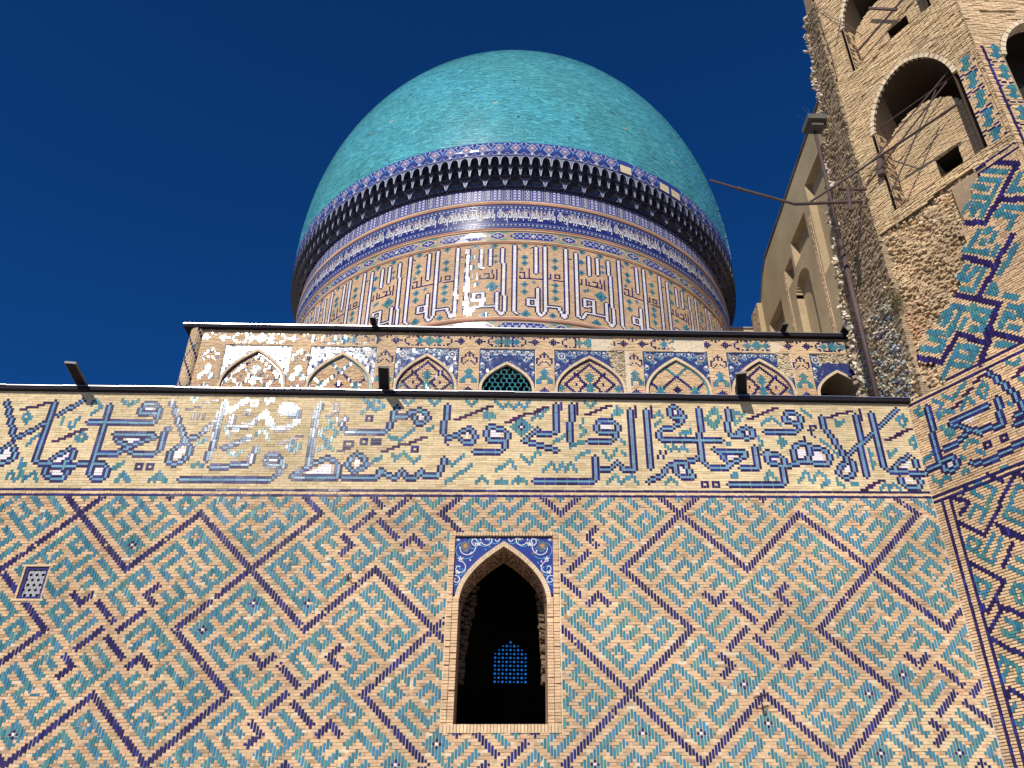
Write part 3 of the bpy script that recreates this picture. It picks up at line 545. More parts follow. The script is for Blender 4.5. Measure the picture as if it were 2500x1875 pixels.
for k in range(11):
    for a, b in ((GL - .055, GL), (GR_, GR_ + .055)): fb.append(bk(a, b, GB + k * .079, GB + (k + 1) * .079, jit((.66, .47, .29), .1), front=.01, gap=.003))
lay('brick', 'grille_brickwork', f_front, fb, M_BRICK, gr)

# ------------------------------------------------------------------ ruined portal tower
CO = np.array([11.87, 22.0]); TA = np.array([.53, -.848]); NA = np.array([-.848, -.53])
AB = 5.42
P0 = CO + TA * AB
def planar(o, t, n):
    def f(u, v, w):
        u, v, w = np.broadcast_arrays(np.asarray(u, float), np.asarray(v, float), np.asarray(w, float))
        return np.stack([o[0] + t[0] * u + n[0] * w, o[1] + t[1] * u + n[1] * w, v], -1)
    return f
f_A = planar(CO, TA, NA); f_B = planar(P0, (1, 0), (0, -1)); f_C = planar((12.12, 21.6), (0, 1), (-1, 0))
tower = thing('portal_tower', (14, 20, 0), 'ruined tan brick tower with arched openings and a strip of turquoise and navy mosaic', 'tower')
def uvA(c, r): return c * WC, V0 + r * HC
GAm = draw_pattern(outlined=[[(-2, 19), (0, 19), (2, 20), (6, 20)], [(7, 44), (6, 22), (7, 17)], [(9, 25), (13, 25), (16, 26), (19, 28), (24, 26), (31, 25)], [(7, 21), (11, 21), (12, 17), (9, 16), (7, 18)], [(17, 16), (18, 15), (23, 14), (30, 15), (33, 16), (40, 16)], [(14, 34), (26, 34), (28, 34)], [(14, 33), (18, 30), (21, 27), (23, 25)], [(32, 46), (35, 40), (37, 36), (38, 33), (39, 29), (42, 22)], [(32, 35), (31, 26)], [(36, 26), (41, 27)], [(35, 23), (40, 23)]],
    filled=[[(8.4, 19.8), (10.7, 19.6), (10.2, 16.9), (8.2, 16.7)], [(18.1, 32.6), (22.7, 32.8), (22.5, 31.3), (20.6, 30.6)]],
    turq=[[(0, 23), (4, 25)], [(2, 16), (3, 14), (4, 12), (6, 14), (8, 13)], [(12, 30), (13, 29), (12, 28), (11, 30), (12, 30)], [(16, 22), (18, 24), (21, 22)], [(14, 19), (15, 18)], [(20, 19), (22, 17)], [(13, 13), (14, 14), (15, 13)], [(14, 45), (17, 42), (23, 46)], [(29, 43), (30, 40), (28, 37), (26, 40), (29, 43)], [(19, 37), (22, 40), (24, 37)], [(10, 37), (13, 39), (16, 37)], [(2, 44), (4, 45)], [(3, 42), (5, 42)], [(10, 45), (13, 42), (10, 39)], [(10, 33), (11, 33)], [(11, 31), (13, 31), (14, 29)], [(39, 46), (41, 44), (43, 45)], [(41, 39), (42, 36)], [(35, 31), (36, 30)], [(17, 8), (22, 3), (14, -6)], [(17, 8), (14, 5), (17, 2)], [(11, -3), (14, 0), (16, -2)], [(33, 0), (29, 1), (24, -5), (22, -7), (29, -14)], [(24, -5), (30, -9)], [(26, 9), (28, 9)], [(7, -13), (9, -10), (12, -13), (10, -15)], [(7, -13), (14, -21), (19, -14)], [(12, -17), (17, -12)], [(7, -24), (11, -28), (8, -31), (7, -29), (7, -24)], [(19, -30), (22, -32), (19, -36), (17, -32), (19, -30)], [(13, -40), (17, -43), (14, -45)], [(11, -43), (14, -46)], [(22, -22), (25, -26)], [(19, -24), (24, -29)], [(7, -53), (8, -51), (10, -53), (6, -59)], [(10, -53), (13, -56), (11, -59), (14, -62)], [(6, -68), (8, -66)], [(6, -70), (8, -72), (10, -70)], [(11, -44), (18, -49)], [(11, 69), (18, 64), (20, 67), (16, 71)], [(15, 52), (25, 62), (29, 59), (28, 54), (23, 59)], [(31, 57), (28, 54)], [(21, 56), (26, 52)], [(38, 55), (42, 52)], [(16, 74), (20, 71)], [(22, 69), (25, 70)], [(31, 66), (35, 64)], [(38, 100), (45, 93), (45, 94)], [(39, 99), (45, 104)], [(45, 99), (45, 98)], [(48, 97), (50, 99)], [(47, 91), (49, 93)], [(47, 102), (49, 102)], [(33, 90), (37, 92)], [(33, 90), (35, 87), (40, 89)], [(30, 87), (36, 81), (42, 87)], [(53, 88), (55, 89)], [(47, 82), (52, 86)], [(41, 77), (43, 79), (43, 75)], [(46, 72), (49, 69)], [(46, 67), (52, 62)], [(20, 77), (28, 79), (39, 69), (38, 68)], [(22, 74), (25, 76)], [(28, 69), (30, 71)], [(23, 70), (29, 75)], [(34, 75), (34, 70), (36, 66)], [(31, 66), (34, 64)], [(41, 61), (44, 65), (46, 62)], [(44, 59), (46, 57)], [(48, 62), (51, 58)], [(55, 128), (61, 122)], [(52, 126), (58, 120), (50, 112)], [(49, 125), (53, 120)], [(47, 121), (53, 115)], [(42, 117), (45, 119)], [(45, 113), (47, 117), (50, 113), (48, 110)], [(66, 109), (60, 113), (65, 117)], [(53, 106), (56, 108), (64, 100)], [(53, 107), (58, 101), (55, 98)]],
    navy=[[(7, 6), (12, 2), (8, -1)], [(21, 9), (25, 5)], [(30, 6), (14, -11)], [(30, 6), (33, 2)], [(7, -4), (14, -11)], [(13, 8), (11, 6)], [(19, -9), (27, -17)], [(7, -19), (16, -28), (11, -33), (8, -36), (6, -33)], [(11, -33), (13, -36), (20, -41)], [(13, -36), (10, -39), (6, -43)], [(17, -23), (22, -17)], [(20, -12), (25, -16)], [(7, -45), (18, -55)], [(6, -64), (8, -61), (13, -66)], [(8, 67), (17, 59), (26, 67), (34, 58), (37, 62)], [(37, 62), (35, 57), (30, 51)], [(37, 61), (48, 50)], [(37, 97), (43, 90), (46, 86), (55, 94)], [(30, 83), (43, 70), (36, 62)], [(37, 77), (47, 86)], [(60, 128), (65, 123), (65, 121)], [(65, 122), (56, 113), (48, 106), (41, 112)], [(56, 112), (65, 104)]],
    thin=[],
    dashes=[((17, 39), (29, 46), 6), ((40, 40), (43, 42), 3)],
    rosettes=[(24, 20), (30, 20)],
    flowers=[], thick=lambda r: r > 48)
MB = [(1.3, 14.97), (1.27, 15.42), (0.66, 16.29), (0.85, 16.53), (1.31, 16.94), (1.47, 17.0), (2.36, 17.5), (2.9, 18.59), (3.19, 19.45), (3.2, 19.76), (3.81, 20.64), (4.33, 21.05)]            # left edge of the surviving mosaic (s, z)
ER = [(0.07, 14.83), (4.29, 21.35), (2.83, 21.37), (1.62, 21.01), (1.26, 20.22), (0.87, 19.64), (0.49, 19.65), (0.47, 18.09), (0.36, 16.58)]            # eroded core outline
EDGE = [(0, -.02), (14.75, -.02), (15.2, .12), (16.6, .34), (19.65, .48), (21.9, .54), (28, .6), (40, .72)]
def interp(P, x):
    for (a, b), (c, d) in zip(P, P[1:]):
        if a <= x <= c: return b + (d - b) * (x - a) / (c - a)
    return P[-1][1]
MBz = sorted([(z, s) for s, z in MB])
A1 = dict(c=2.95, a=1.5, zb=21.75, sp=25.3, h=1.95, fi=.6, zi=24.2, hi=1.5); A2 = dict(c=2.98, a=1.5, zb=28.75, sp=31.2, h=1.9, fi=.6, zi=30.2, hi=1.6)
def in_arch(s, z, k, gm=0.):
    x = s - k['c']
    if abs(x) > k['a'] + gm or z < k['zb']: return False
    return z < k['sp'] + (k['h'] + gm) * max(0., 1 - (abs(x) / (k['a'] + gm)) ** 2.0) ** .62
PANEL = (4.55, 5.25, 21.45, 25.55)
def zone(s, z):
    if s < interp(EDGE, z) + (.03 * math.sin(z * 7) if z > 15 else 0) or s > AB: return None
    if in_arch(s, z, A1, .16) or in_arch(s, z, A2, .16): return None
    if z < 14.93: return 'band' if z > 11.9 else 'mosaic'
    if z < 15.15 and s > 1.25: return 'trim'
    if z < 21.2:
        if s > interp(MBz, z) + .12 * math.sin(z * 9.3) - .05: return 'mosaic'
        return 'core'
    if z < 21.7: return 'core' if s < 4.0 and inpoly(s, z, ER) else 'face'
    if PANEL[0] < s < PANEL[1] and PANEL[2] < z < PANEL[3]: return 'panel'
    return 'face'
def zA(c, r): return zone(*uvA(c, r))
RA0, RA1, CA1 = -100, 300, int(AB / WC)
# chain ornaments of the panel
for k in range(5):
    cc = int((PANEL[0] + PANEL[1]) / 2 / WC) - (0 if k < 4 else 0); rr = int((PANEL[2] + .45 + k * .85 - V0) / HC)
    for d in (-2, 1, 3): stamp(GAm, cc + (d % 2), rr + d, 't', 2 if d != 1 else 1)
    for d in ((-3, -5), (-2, -5), (-1, -6), (0, -6), (1, -6), (2, -5), (3, -5), (-3, -7), (3, -7), (-4, -1), (4, -1)): GAm[(cc + d[0], rr + d[1])] = 'n'
for r in range(int((PANEL[2] - V0) / HC), int((PANEL[3] - V0) / HC)):
    for s in (PANEL[0] - .02, PANEL[1] + .03): GAm[(int(s / WC), r)] = 'n'
glz = ('mosaic', 'band', 'panel')
for r in range(RA0, 51):                                  # navy corner line and frames
    if r < 7: GAm[(3, r)] = 'n'; GAm[(6, r)] = 'n'
for c in range(0, CA1 + 1):
    GAm[(c, 9)] = 'n'; GAm[(c, 7)] = 'n'; GAm[(c, 48)] = 'n'
    if c > 16: GAm[(c, 51)] = 'n'
    if c > 51: GAm[(c, 129)] = 'n'; GAm[(c, 132)] = 'n'
for r in range(133, 195):
    pass
keepA = lambda c, r: 0 <= c <= CA1 and RA0 <= r <= RA1 and zA(c, r) is not None and ((c, r) in GAm and (zA(c, r) in glz or zA(c, r) == 'trim' or (c > 51 and r in (129, 132))))
ga = cells_to_bricks({k: v for k, v in GAm.items() if keepA(*k)}, lambda c, r: True, uvA, 3, .006, .008, .02, flat=True)
takenA = {k for k in GAm if keepA(*k)}
def tanA(c, r): return jit((.66, .47, .285), .12) if rnd.random() < .8 else jit((.52, .36, .22), .15)
def keepPlain(c, r): q = zA(c, r); return q in ('mosaic', 'band', 'panel', 'trim')
pa = plain_fill(0, CA1, RA0, RA1, takenA, keepPlain, uvA, tanA, 3, 0., .0105, .006, .03)
lay('glazed_brick', 'glazed_brickwork', f_A, ga, M_GLAZE, tower)
lay('brick', 'brickwork', f_A, pa, M_BRICK, tower)
fa = plain_fill(0, CA1, int((21.2 - V0) / HC), RA1, {}, lambda c, r: zA(c, r) == 'face', uvA, lambda c, r: jit((.66, .50, .30), .16) if rnd.random() < .75 else jit((.50, .36, .21), .2), 4, -.01, .0155, .014, .05)
lay('facing_brick', 'facing_brickwork', f_A, fa, M_BRICK, tower)
ca = []                                                   # eroded core: broken bricks at uneven depth
for r in range(int((14.9 - V0) / HC), int((21.8 - V0) / HC) + 1):
    s = 0.
    while s < 4.6:
        ln = rnd.uniform(.05, .15); z = V0 + r * HC + rnd.uniform(-.02, .02)
        if zone(s + ln / 2, z) == 'core':
            red = max(0, 1 - abs(z - 17.3) / 1.2) * max(0, 1 - (s - .3) / 1.2)
            c = (.60 - .1 * red, .45 - .19 * red, .28 - .14 * red)
            d = -.06 - .22 * abs(math.sin(s * 2.3 + z * 1.7)) * rnd.random() - rnd.random() * .09
            ca.append([s, s + ln - rnd.uniform(.005, .02), z - .034, z + rnd.uniform(.015, .034), -.5, d, rnd.gauss(0, .25), rnd.gauss(0, .25), *jit(c, .20)])
        s += ln
lay('core_brick', 'broken_core', f_A, ca, M_RUBBLE, tower)
# mass behind the faces
def sheet(name, f, rects, w_, mat, parent):
    g = Geo()
    for a, b, c, d in rects: g.add([f(x, z, w_) for x, z in ((a, c), (b, c), (b, d), (a, d))], [(0, 1, 2, 3)], (.3, .25, .2))
    return g.obj(name, mat, parent)
sheet('mortar_bed', f_A, ((0, AB, 0, 14.95), (1.3, AB, 14.9, 15.5), (2.4, AB, 15.5, 17.5), (3.2, AB, 15.0, 21.2), (.55, 1.29, 21.7, 27.6), (4.61, AB, 21.7, 27.6), (.6, AB, 27.6, 28.6), (.62, 1.32, 28.6, 40), (4.64, AB, 28.6, 40), (1.32, 4.64, 33.3, 40)), -.06, M_MORTARD, tower)
sheet('core_bed', f_A, ((.05, AB, 14.5, 21.8),), -.42, M_MORTARD, tower)
def niche(k, dp, hole, name):
    n = bpy.data.objects.new(name, None); link(n, tower); n['_off'] = (0.0, 0.0, 0.0); n.matrix_basis = Matrix.Identity(4)
    c, a, zb, sp, h = k['c'], k['a'], k['zb'], k['sp'], k['h']
    xs = np.sin(np.linspace(-math.pi / 2, math.pi / 2, 33)) * a
    top = [(c + x, sp + h * max(0., 1 - (abs(x) / a) ** 2) ** .62) for x in xs]
    prof = [(c - a, zb)] + top + [(c + a, zb)]
    g = Geo()
    for p, q in zip(prof, prof[1:]): g.add([f_A(*p, 0), f_A(*q, 0), f_A(*q, -dp), f_A(*p, -dp)], [(0, 1, 2, 3)], (.085, .058, .036))  # sooty brick, coloured nearer black to paint in the recess's shade
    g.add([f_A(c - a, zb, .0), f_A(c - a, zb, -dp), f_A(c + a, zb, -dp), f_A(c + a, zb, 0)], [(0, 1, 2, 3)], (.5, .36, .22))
    g.add([f_A(x, z, -dp) for x, z in prof], [tuple(range(len(prof)))], (.05, .035, .025))  # back of the recess, its shade painted near-black
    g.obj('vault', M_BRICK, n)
    g = Geo(); h0, h1, z0, z1 = hole                       # spandrel filler above the arch and dark hole
    for (x, z), (x2, z2) in zip(top, top[1:]): g.add([f_A(x, z, -.03), f_A(x2, z2, -.03), f_A(x2, sp + h + .35, -.03), f_A(x, sp + h + .35, -.03)], [(0, 1, 2, 3)], (.3, .2, .12))
    g.obj('arch_filler', M_BRICK, n)
    g = Geo()
    fi = k['fi']; top_in = lambda x: k['zi'] + k['hi'] * max(0., 1 - (abs(x - c + .25) / (a + .1)) ** 2) ** .6
    for (aa, bb, cc, dd) in ((c - a, h0, zb, None), (h1, c + a, zb, None), (h0, h1, zb, z0), (h0, h1, z1, None)):
        xs_ = np.linspace(aa, bb, 9)
        for xa, xb in zip(xs_, xs_[1:]):
            ta_, tb_ = (top_in(xa) - .05, top_in(xb) - .05) if dd is None else (dd, dd)
            g.add([f_A(xa, cc, -fi - .06), f_A(xb, cc, -fi - .06), f_A(xb, tb_, -fi - .06), f_A(xa, ta_, -fi - .06)], [(0, 1, 2, 3)], (.3, .2, .12))
    g.obj('mortar_bed', M_MORTARD, n)
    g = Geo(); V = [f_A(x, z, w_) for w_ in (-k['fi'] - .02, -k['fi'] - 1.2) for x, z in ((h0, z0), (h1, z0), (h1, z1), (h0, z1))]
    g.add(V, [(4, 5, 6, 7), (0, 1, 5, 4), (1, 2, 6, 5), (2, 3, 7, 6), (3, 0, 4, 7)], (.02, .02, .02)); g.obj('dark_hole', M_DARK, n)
    fi = k['fi']; top_in = lambda x: k['zi'] + k['hi'] * max(0., 1 - (abs(x - c + .25) / (a + .1)) ** 2) ** .6
    b = plain_fill(int((c - a) / WC) + 1, int((c + a) / WC), int((zb - V0) / HC) + 1, int((sp + h - V0) / HC), {}, lambda i, j: not (h0 < i * WC < h1 and z0 < V0 + j * HC < z1) and V0 + j * HC < top_in(i * WC), uvA, lambda i, j: jit((.64, .48, .29), .15), 4, -fi, .013, .01, .04)
    for q in b: q[4] = -fi - .08
    rv = []                                                # left reveal courses
    fr = planar(CO + TA * (c - a), -NA, TA)
    for j in range(int((sp - zb) / HC) + 6):
        for i in range(3): rv.append(bk(.02 + i * .2, .02 + (i + 1) * .2, zb + j * HC, zb + (j + 1) * HC, jit((.58, .42, .26), .15), front=.0, gap=.010, depth=.008))
    lay('brick', 'back_wall_brickwork', f_A, b, M_BRICK, n, 150); lay('brick', 'reveal_brickwork', fr, rv, M_BRICK, n, 60)
    vz = []                                                # ring of flat voussoirs
    for i in range(26):
        t0, t1 = -math.pi / 2 + math.pi * i / 26, -math.pi / 2 + math.pi * (i + 1) / 26
        q = []
        for t, gm in ((t0 + .01, 0), (t1 - .01, 0), (t1 - .01, .16), (t0 + .01, .16)):
            x = math.sin(t); q.append((c + x * (a + gm), sp + (h + gm) * max(0., 1 - x * x) ** .62))
        g = Geo(); fr_ = rnd.uniform(0, .02)
        g.add([f_A(x, z, -.1) for x, z in q] + [f_A(x, z, fr_) for x, z in q], [tuple(r) for r in BOXQ], jit((.66, .54, .37), .1)); g.obj('voussoir', M_BRICK, n)
    return n
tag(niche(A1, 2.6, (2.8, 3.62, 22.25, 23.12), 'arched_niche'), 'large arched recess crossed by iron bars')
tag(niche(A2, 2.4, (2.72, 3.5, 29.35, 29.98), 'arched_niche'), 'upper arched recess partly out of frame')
# front face of the tower (parallel to the courtyard wall)
B_ARCH = dict(c=2.35, a=1.5, zb=20.0, sp=25.2, h=1.75)
def zB(c, r):
    u, z = c * WC, V0 + r * HC
    if in_arch(u, z, B_ARCH, .16): return None
    if .62 < u < 1.75 and 27.28 < z < 27.46: return None
    if z < 25.75 and u < .86: return 'panel'
    return 'face'
GBm = {}
for k in range(7):
    rr = int((25.3 - k * .95 - V0) / HC); cc = 6
    for d in (-2, 1, 3): stamp(GBm, cc + (d % 2), rr + d, 't', 2 if d != 1 else 1)
    for d in ((-3, -5), (-2, -6), (-1, -6), (1, -6), (2, -6), (3, -5), (-3, -8), (3, -8)): GBm[(cc + d[0], rr + d[1])] = 'n'
for r in range(int((16 - V0) / HC), int((25.7 - V0) / HC)): GBm[(2, r)] = 'n'; GBm[(10, r)] = 'n'
CB = int(6 / WC)
gb = cells_to_bricks({k: v for k, v in GBm.items() if zB(*k) == 'panel'}, lambda c, r: True, uvA, 3, .006, .006, .02)
pb = plain_fill(0, CB, int((16 - V0) / HC), 300, GBm, lambda c, r: zB(c, r) is not None, uvA, lambda c, r: jit((.60, .44, .27), .15) if zB(c, r) == 'face' else tanA(c, r), 4, 0., .010, .012, .04)
fc = bpy.data.objects.new('front_face', None); link(fc, tower); fc['_off'] = (0.0, 0.0, 0.0); fc.matrix_basis = Matrix.Identity(4)
lay('glazed_brick', 'glazed_brickwork', f_B, gb, M_GLAZE, fc, 120); lay('brick', 'facing_brickwork', f_B, pb, M_BRICK, fc, 200)
sheet('mortar_bed', f_B, ((0, .75, 0, 34), (.75, 4.0, 27.2, 34), (4., 7, 0, 34), (.75, 4., 0, 20.)), -.04, M_MORTARD, fc)
sheet('arch_shadow_wall', f_B, ((.5, 4.4, 19.0, 33.0),), -1.6, M_DARK, fc)  # near-black sheet drawn in place of shade within the arch
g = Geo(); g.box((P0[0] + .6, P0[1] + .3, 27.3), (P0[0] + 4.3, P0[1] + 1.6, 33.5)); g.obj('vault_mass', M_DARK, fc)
for i in range(22):
    t0, t1 = -math.pi / 2 + math.pi * i / 22, -math.pi / 2 + math.pi * (i + 1) / 22; q = []
    for t, gm in ((t0 + .01, 0), (t1 - .01, 0), (t1 - .01, .16), (t0 + .01, .16)):
        x = math.sin(t); q.append((B_ARCH['c'] + x * (B_ARCH['a'] + gm), B_ARCH['sp'] + (B_ARCH['h'] + gm) * max(0., 1 - x * x) ** .62))
    g = Geo(); fr_ = rnd.uniform(0, .02); g.add([f_B(x, z, -.4) for x, z in q] + [f_B(x, z, fr_) for x, z in q], [tuple(r) for r in BOXQ], jit((.64, .52, .36), .1)); g.obj('voussoir', M_BRICK, fc)
# torn left flank, going straight back
CEND = [(14, 3.6), (18, 3.6), (21.8, 3.3), (23.4, 2.9), (25, 2.5), (27.8, 1.7), (31, 1.15), (35, .7), (42, .5)]
cb = []; bits = []; rub = []
for r in range(int((14.9 - V0) / HC), 300):
    z = V0 + r * HC; s = -.05; end = interp(CEND, z) + .14 * math.sin(z * 3.1) + .1 * math.sin(z * 11)
    while s < end:
        ln = rnd.uniform(.1, .26)
        if z < 19.4 and s > .25 and rnd.random() < .5 * (1 if z < 18.5 else .5):
            q = rnd.random(); c = (.30, .36, .36) if q < .3 else ((.12, .10, .22) if q < .45 else (.50, .44, .33))
            bits.append([s, s + ln * .6, z - .03, z + .03, -.3, rnd.uniform(-.06, .04), rnd.gauss(0, .3), rnd.gauss(0, .3), *jit(c, .25)])
        else:
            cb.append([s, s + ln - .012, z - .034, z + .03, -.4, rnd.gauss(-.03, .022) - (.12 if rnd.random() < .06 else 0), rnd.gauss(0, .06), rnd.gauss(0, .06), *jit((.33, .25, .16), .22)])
        s += ln
    for _ in range(3):
        s = end + rnd.gauss(0, .10); k = rnd.uniform(.04, .11) if z < 26 else rnd.uniform(.03, .07)
        rub.append([s - k, s + k, z - k * .6, z + k * .6, -.5, rnd.uniform(-.1, .1), rnd.gauss(0, .5), rnd.gauss(0, .5), *jit((.62, .56, .46) if rnd.random() < .45 else (.40, .30, .20), .2)])
fl = bpy.data.objects.new('torn_flank', None); link(fl, tower); fl['_off'] = (0.0, 0.0, 0.0); fl.matrix_basis = Matrix.Identity(4); tag(fl, 'shaded broken side of the tower with white rubble along its edge')
lay('core_brick', 'broken_core', f_C, cb, M_RUBBLE, fl, 150); lay('tile_fragment', 'tile_fragments', f_C, bits, M_RUBBLE, fl, 100); lay('rubble_stone', 'rubble', f_C, rub, M_RUBBLE, fl, 120)
g = Geo()
zz = np.linspace(14.5, 40, 40)
for a, b in zip(zz, zz[1:]):
    ea, eb = interp(CEND, a) - .05, interp(CEND, b) - .05
    g.add([f_C(0, a, -.1), f_C(ea, a, -.1), f_C(eb, b, -.1), f_C(0, b, -.1)], [(0, 1, 2, 3)], (.3, .2, .1))
    g.add([f_C(ea, a, -.1), f_C(ea, a, -8), f_C(eb, b, -8), f_C(eb, b, -.1)], [(0, 1, 2, 3)], (.3, .2, .1))
g.obj('core_mass', M_MORTARD, fl)
# dry tuft growing on the broken ledge
g = Geo()
for _ in range(420):
    p = f_A(rnd.gauss(.62, .16), rnd.gauss(18.45, .22), .02 + rnd.random() * .12); d = Vector((rnd.gauss(0, 1), rnd.gauss(0, 1), abs(rnd.gauss(.4, .6)))).normalized() * rnd.uniform(.05, .14); n = Vector((rnd.gauss(0, 1), rnd.gauss(0, 1), rnd.gauss(0, 1))).normalized() * .012
    p = Vector(p); g.add([p - n, p + n, p + d], [(0, 1, 2)], jit((.20, .19, .09), .4))
tag(g.obj('dry_weed', M_RUBBLE), 'dry tuft of weeds on the broken edge of the tower', 'plant')

# ------------------------------------------------------------------ plastered wall behind (x = 16)
pw = thing('plastered_wall', (16, 36, 22), 'tall tan mud-plastered wall with blind niches behind the ruined tower', 'wall')
f_P = planar((16.0, 0), (0, 1), (-1, 0))
holes = [(36.0, 38.3, 22.0, 31.6, .95), (30.9, 34.2, 30.0, 36.3, 0.), (35.0, 37.6, 33.3, 35.1, 0.), (37.9, 39.2, 32.95, 34.4, 0.), (40.6, 43.2, 27.0, 33.4, 0.)]
def ptop(y): return 38.7 - .08 * (y - 30) - (0 if y < 42.2 else (y - 42.2) * 1.0)
ys = np.arange(28.0, 44.61, .1); g = Geo()
def hol(y):
    return [(a, b, z0, sp + h * max(0., 1 - (abs(y - (a + b) / 2) / ((b - a) / 2)) ** 2) ** .6) for a, b, z0, sp, h in holes if a < y < b]
for a, b in zip(ys, ys[1:]):
    m = (a + b) / 2; cuts = sorted(hol(m), key=lambda q: q[2]); z = 20.
    for q in cuts:
        if q[2] > z + .001: g.add([f_P(a, z, 0), f_P(b, z, 0), f_P(b, q[2], 0), f_P(a, q[2], 0)], [(0, 1, 2, 3)], (.4, .3, .2))
        z = q[3]
        g.add([f_P(a, q[2], -.42), f_P(b, q[2], -.42), f_P(b, q[3], -.42), f_P(a, q[3], -.42)], [(0, 1, 2, 3)], (.4, .3, .2))
        for zz_ in (q[2], q[3]): g.add([f_P(a, zz_, 0), f_P(b, zz_, 0), f_P(b, zz_, -.42), f_P(a, zz_, -.42)], [(0, 1, 2, 3)], (.4, .3, .2))
    for q1, q2 in zip(hol(m), hol(m + .1)):
        if abs(q1[3] - q2[3]) > .001 and q1[0] == q2[0]: g.add([f_P(b, q1[3], 0), f_P(b, q2[3], 0), f_P(b, q2[3], -.42), f_P(b, q1[3], -.42)], [(0, 1, 2, 3)], (.4, .3, .2))
    g.add([f_P(a, z, 0), f_P(b, z, 0), f_P(b, ptop(b), 0), f_P(a, ptop(a), 0)], [(0, 1, 2, 3)], (.4, .3, .2))
    g.add([f_P(a, ptop(a), 0), f_P(b, ptop(b), 0), f_P(b, ptop(b), -2.5), f_P(a, ptop(a), -2.5)], [(0, 1, 2, 3)], (.4, .3, .2))
for a, b, z0, sp, h in holes:
    for y in (a, b): g.add([f_P(y, z0, 0), f_P(y, sp, 0), f_P(y, sp, -.42), f_P(y, z0, -.42)], [(0, 1, 2, 3)], (.4, .3, .2))
g.add([f_P(44.6, 20, 0), f_P(44.6, ptop(44.6), 0), f_P(44.6, ptop(44.6), -2.5), f_P(44.6, 20, -2.5)], [(0, 1, 2, 3)], (.4, .3, .2))
g.add([f_P(y, z, -.5) for y, z in ((28, 20), (44.5, 20), (44.5, 36.5), (28, 37.5))], [(0, 1, 2, 3)], (.4, .3, .2))
o = g.obj('plaster_face', M_PLASTER, pw)
g = Geo()
for k in range(18): 
    y = 28 + k * .92; g.add([f_P(y, ptop(y) - .12, .06), f_P(y + .9, ptop(y + .9) - .12, .06), f_P(y + .9, ptop(y + .9) + .05, .06), f_P(y, ptop(y) + .05, .06)] + [f_P(y, ptop(y) - .12, -.3), f_P(y + .9, ptop(y + .9) - .12, -.3), f_P(y + .9, ptop(y + .9) + .05, -.3), f_P(y, ptop(y) + .05, -.3)], [(0, 1, 2, 3), (0, 4, 5, 1), (3, 2, 6, 7), (0, 3, 7, 4), (1, 5, 6, 2)], jit((.10, .08, .06), .2))
g.obj('eaves_board', M_RUBBLE, pw)
sb = []
for yc in (34.42, 34.62, 39.3, 39.45):
    for k in range(160):
        z = 22 + k * .085
        if z > 34.2: break
        sb.append([yc - .085, yc + .085, z, z + .07, -.1, .03 + rnd.gauss(0, .01), 0, rnd.gauss(0, .05), *jit((.60, .44, .28), .12)])
lay('brick', 'quoin_brickwork', f_P, sb, M_BRICK, pw, 150)
g = Geo(); g.box((15.7, 43.9, 20), (17.5, 45.4, 35.6)); g.box((15.85, 44.2, 20), (17.5, 46.2, 34.0)); g.obj('end_pier', M_PLASTER, pw)
pr = []
f_E = planar((15.7, 43.88), (1, 0), (0, -1)); f_E2 = planar((15.68, 43.9), (0, 1), (-1, 0))
for k in range(40):
    z = 32.9 + k * .076
    if z > 35.5: break
    for i in range(5): pr.append(bk(i * .25, i * .25 + .25, z, z + .076, jit((.56, .41, .27), .12), gap=.008, depth=.01))
lay('brick', 'pier_brickwork', f_E2, pr, M_BRICK, pw, 80)
bp = thing('rear_parapet', (15.2, 46, 23), 'low tan brick parapet with pale coping between dome and plastered wall', 'parapet')
f_R = planar((13.6, 46.0), (1, 0), (0, -1)); rb = []
for k in range(34):
    for i in range(10): rb.append(bk(i * .25 + (k % 2) * .12, i * .25 + .25 + (k % 2) * .12, 32.4 + k * .078, 32.4 + (k + 1) * .078, jit((.62, .46, .29), .12), gap=.006, depth=.004))
lay('brick', 'brickwork', f_R, rb, M_BRICK, bp, 100)
g = Geo(); g.box((13.6, 46.02, 23), (16.3, 46.5, 35.05)); g.obj('wall_mass', M_MORTAR, bp); g = Geo(); g.box((13.5, 45.9, 35.05), (16.3, 46.6, 35.16)); g.obj('coping', M_METAL, bp)

# ------------------------------------------------------------------ gallery storey (y = 30)
YG = 30.0
def f_G(u, v, w):
    u, v, w = np.broadcast_arrays(np.asarray(u, float), np.asarray(v, float), np.asarray(w, float))
    return np.stack([u, YG - w, v], -1)
gal = thing('gallery_wall', (0, YG, 17), 'upper brick storey below the dome with a row of eight pointed blind arches', 'wall')
ZT, ZF, ZB0 = 22.93, 22.17, 18.6
BAYS = [(-12.15, -9.32, -10.74, 21.85), (-8.54, -5.74, -7.11, 21.74), (-4.92, -2.25, -3.55, 21.74), (-1.39, .95, -.22, 21.38), (1.75, 4.74, 3.21, 21.75), (5.5, 8.27, 6.81, 21.74), (9.05, 11.75, 10.37, 21.74), (12.57, 14.62, 13.68, 21.22)]
SPG = 20.15
def bay_of(u, m=0.):
    for i, b in enumerate(BAYS):
        if b[0] - m < u < b[1] + m: return i
    return None
def bay_top(i, u, grow=0.):
    l, r, c, ap = BAYS[i]; a = (r - l) / 2 - .13
    return SPG + arch_v(u - (l + r) / 2, a + grow, ap - SPG + grow * 1.2)
def uvG(c, r): return c * WC, V0 + r * HC
RG0, RG1 = int((ZB0 - V0) / HC), int((ZT - V0) / HC)
CG0, CG1 = int(-13.25 / WC), int(14.95 / WC)
GG = {}
piers = [-12.72] + [(a[1] + b[0]) / 2 for a, b in zip(BAYS, BAYS[1:])] + [14.85]
rf = int(round((22.52 - V0) / HC))
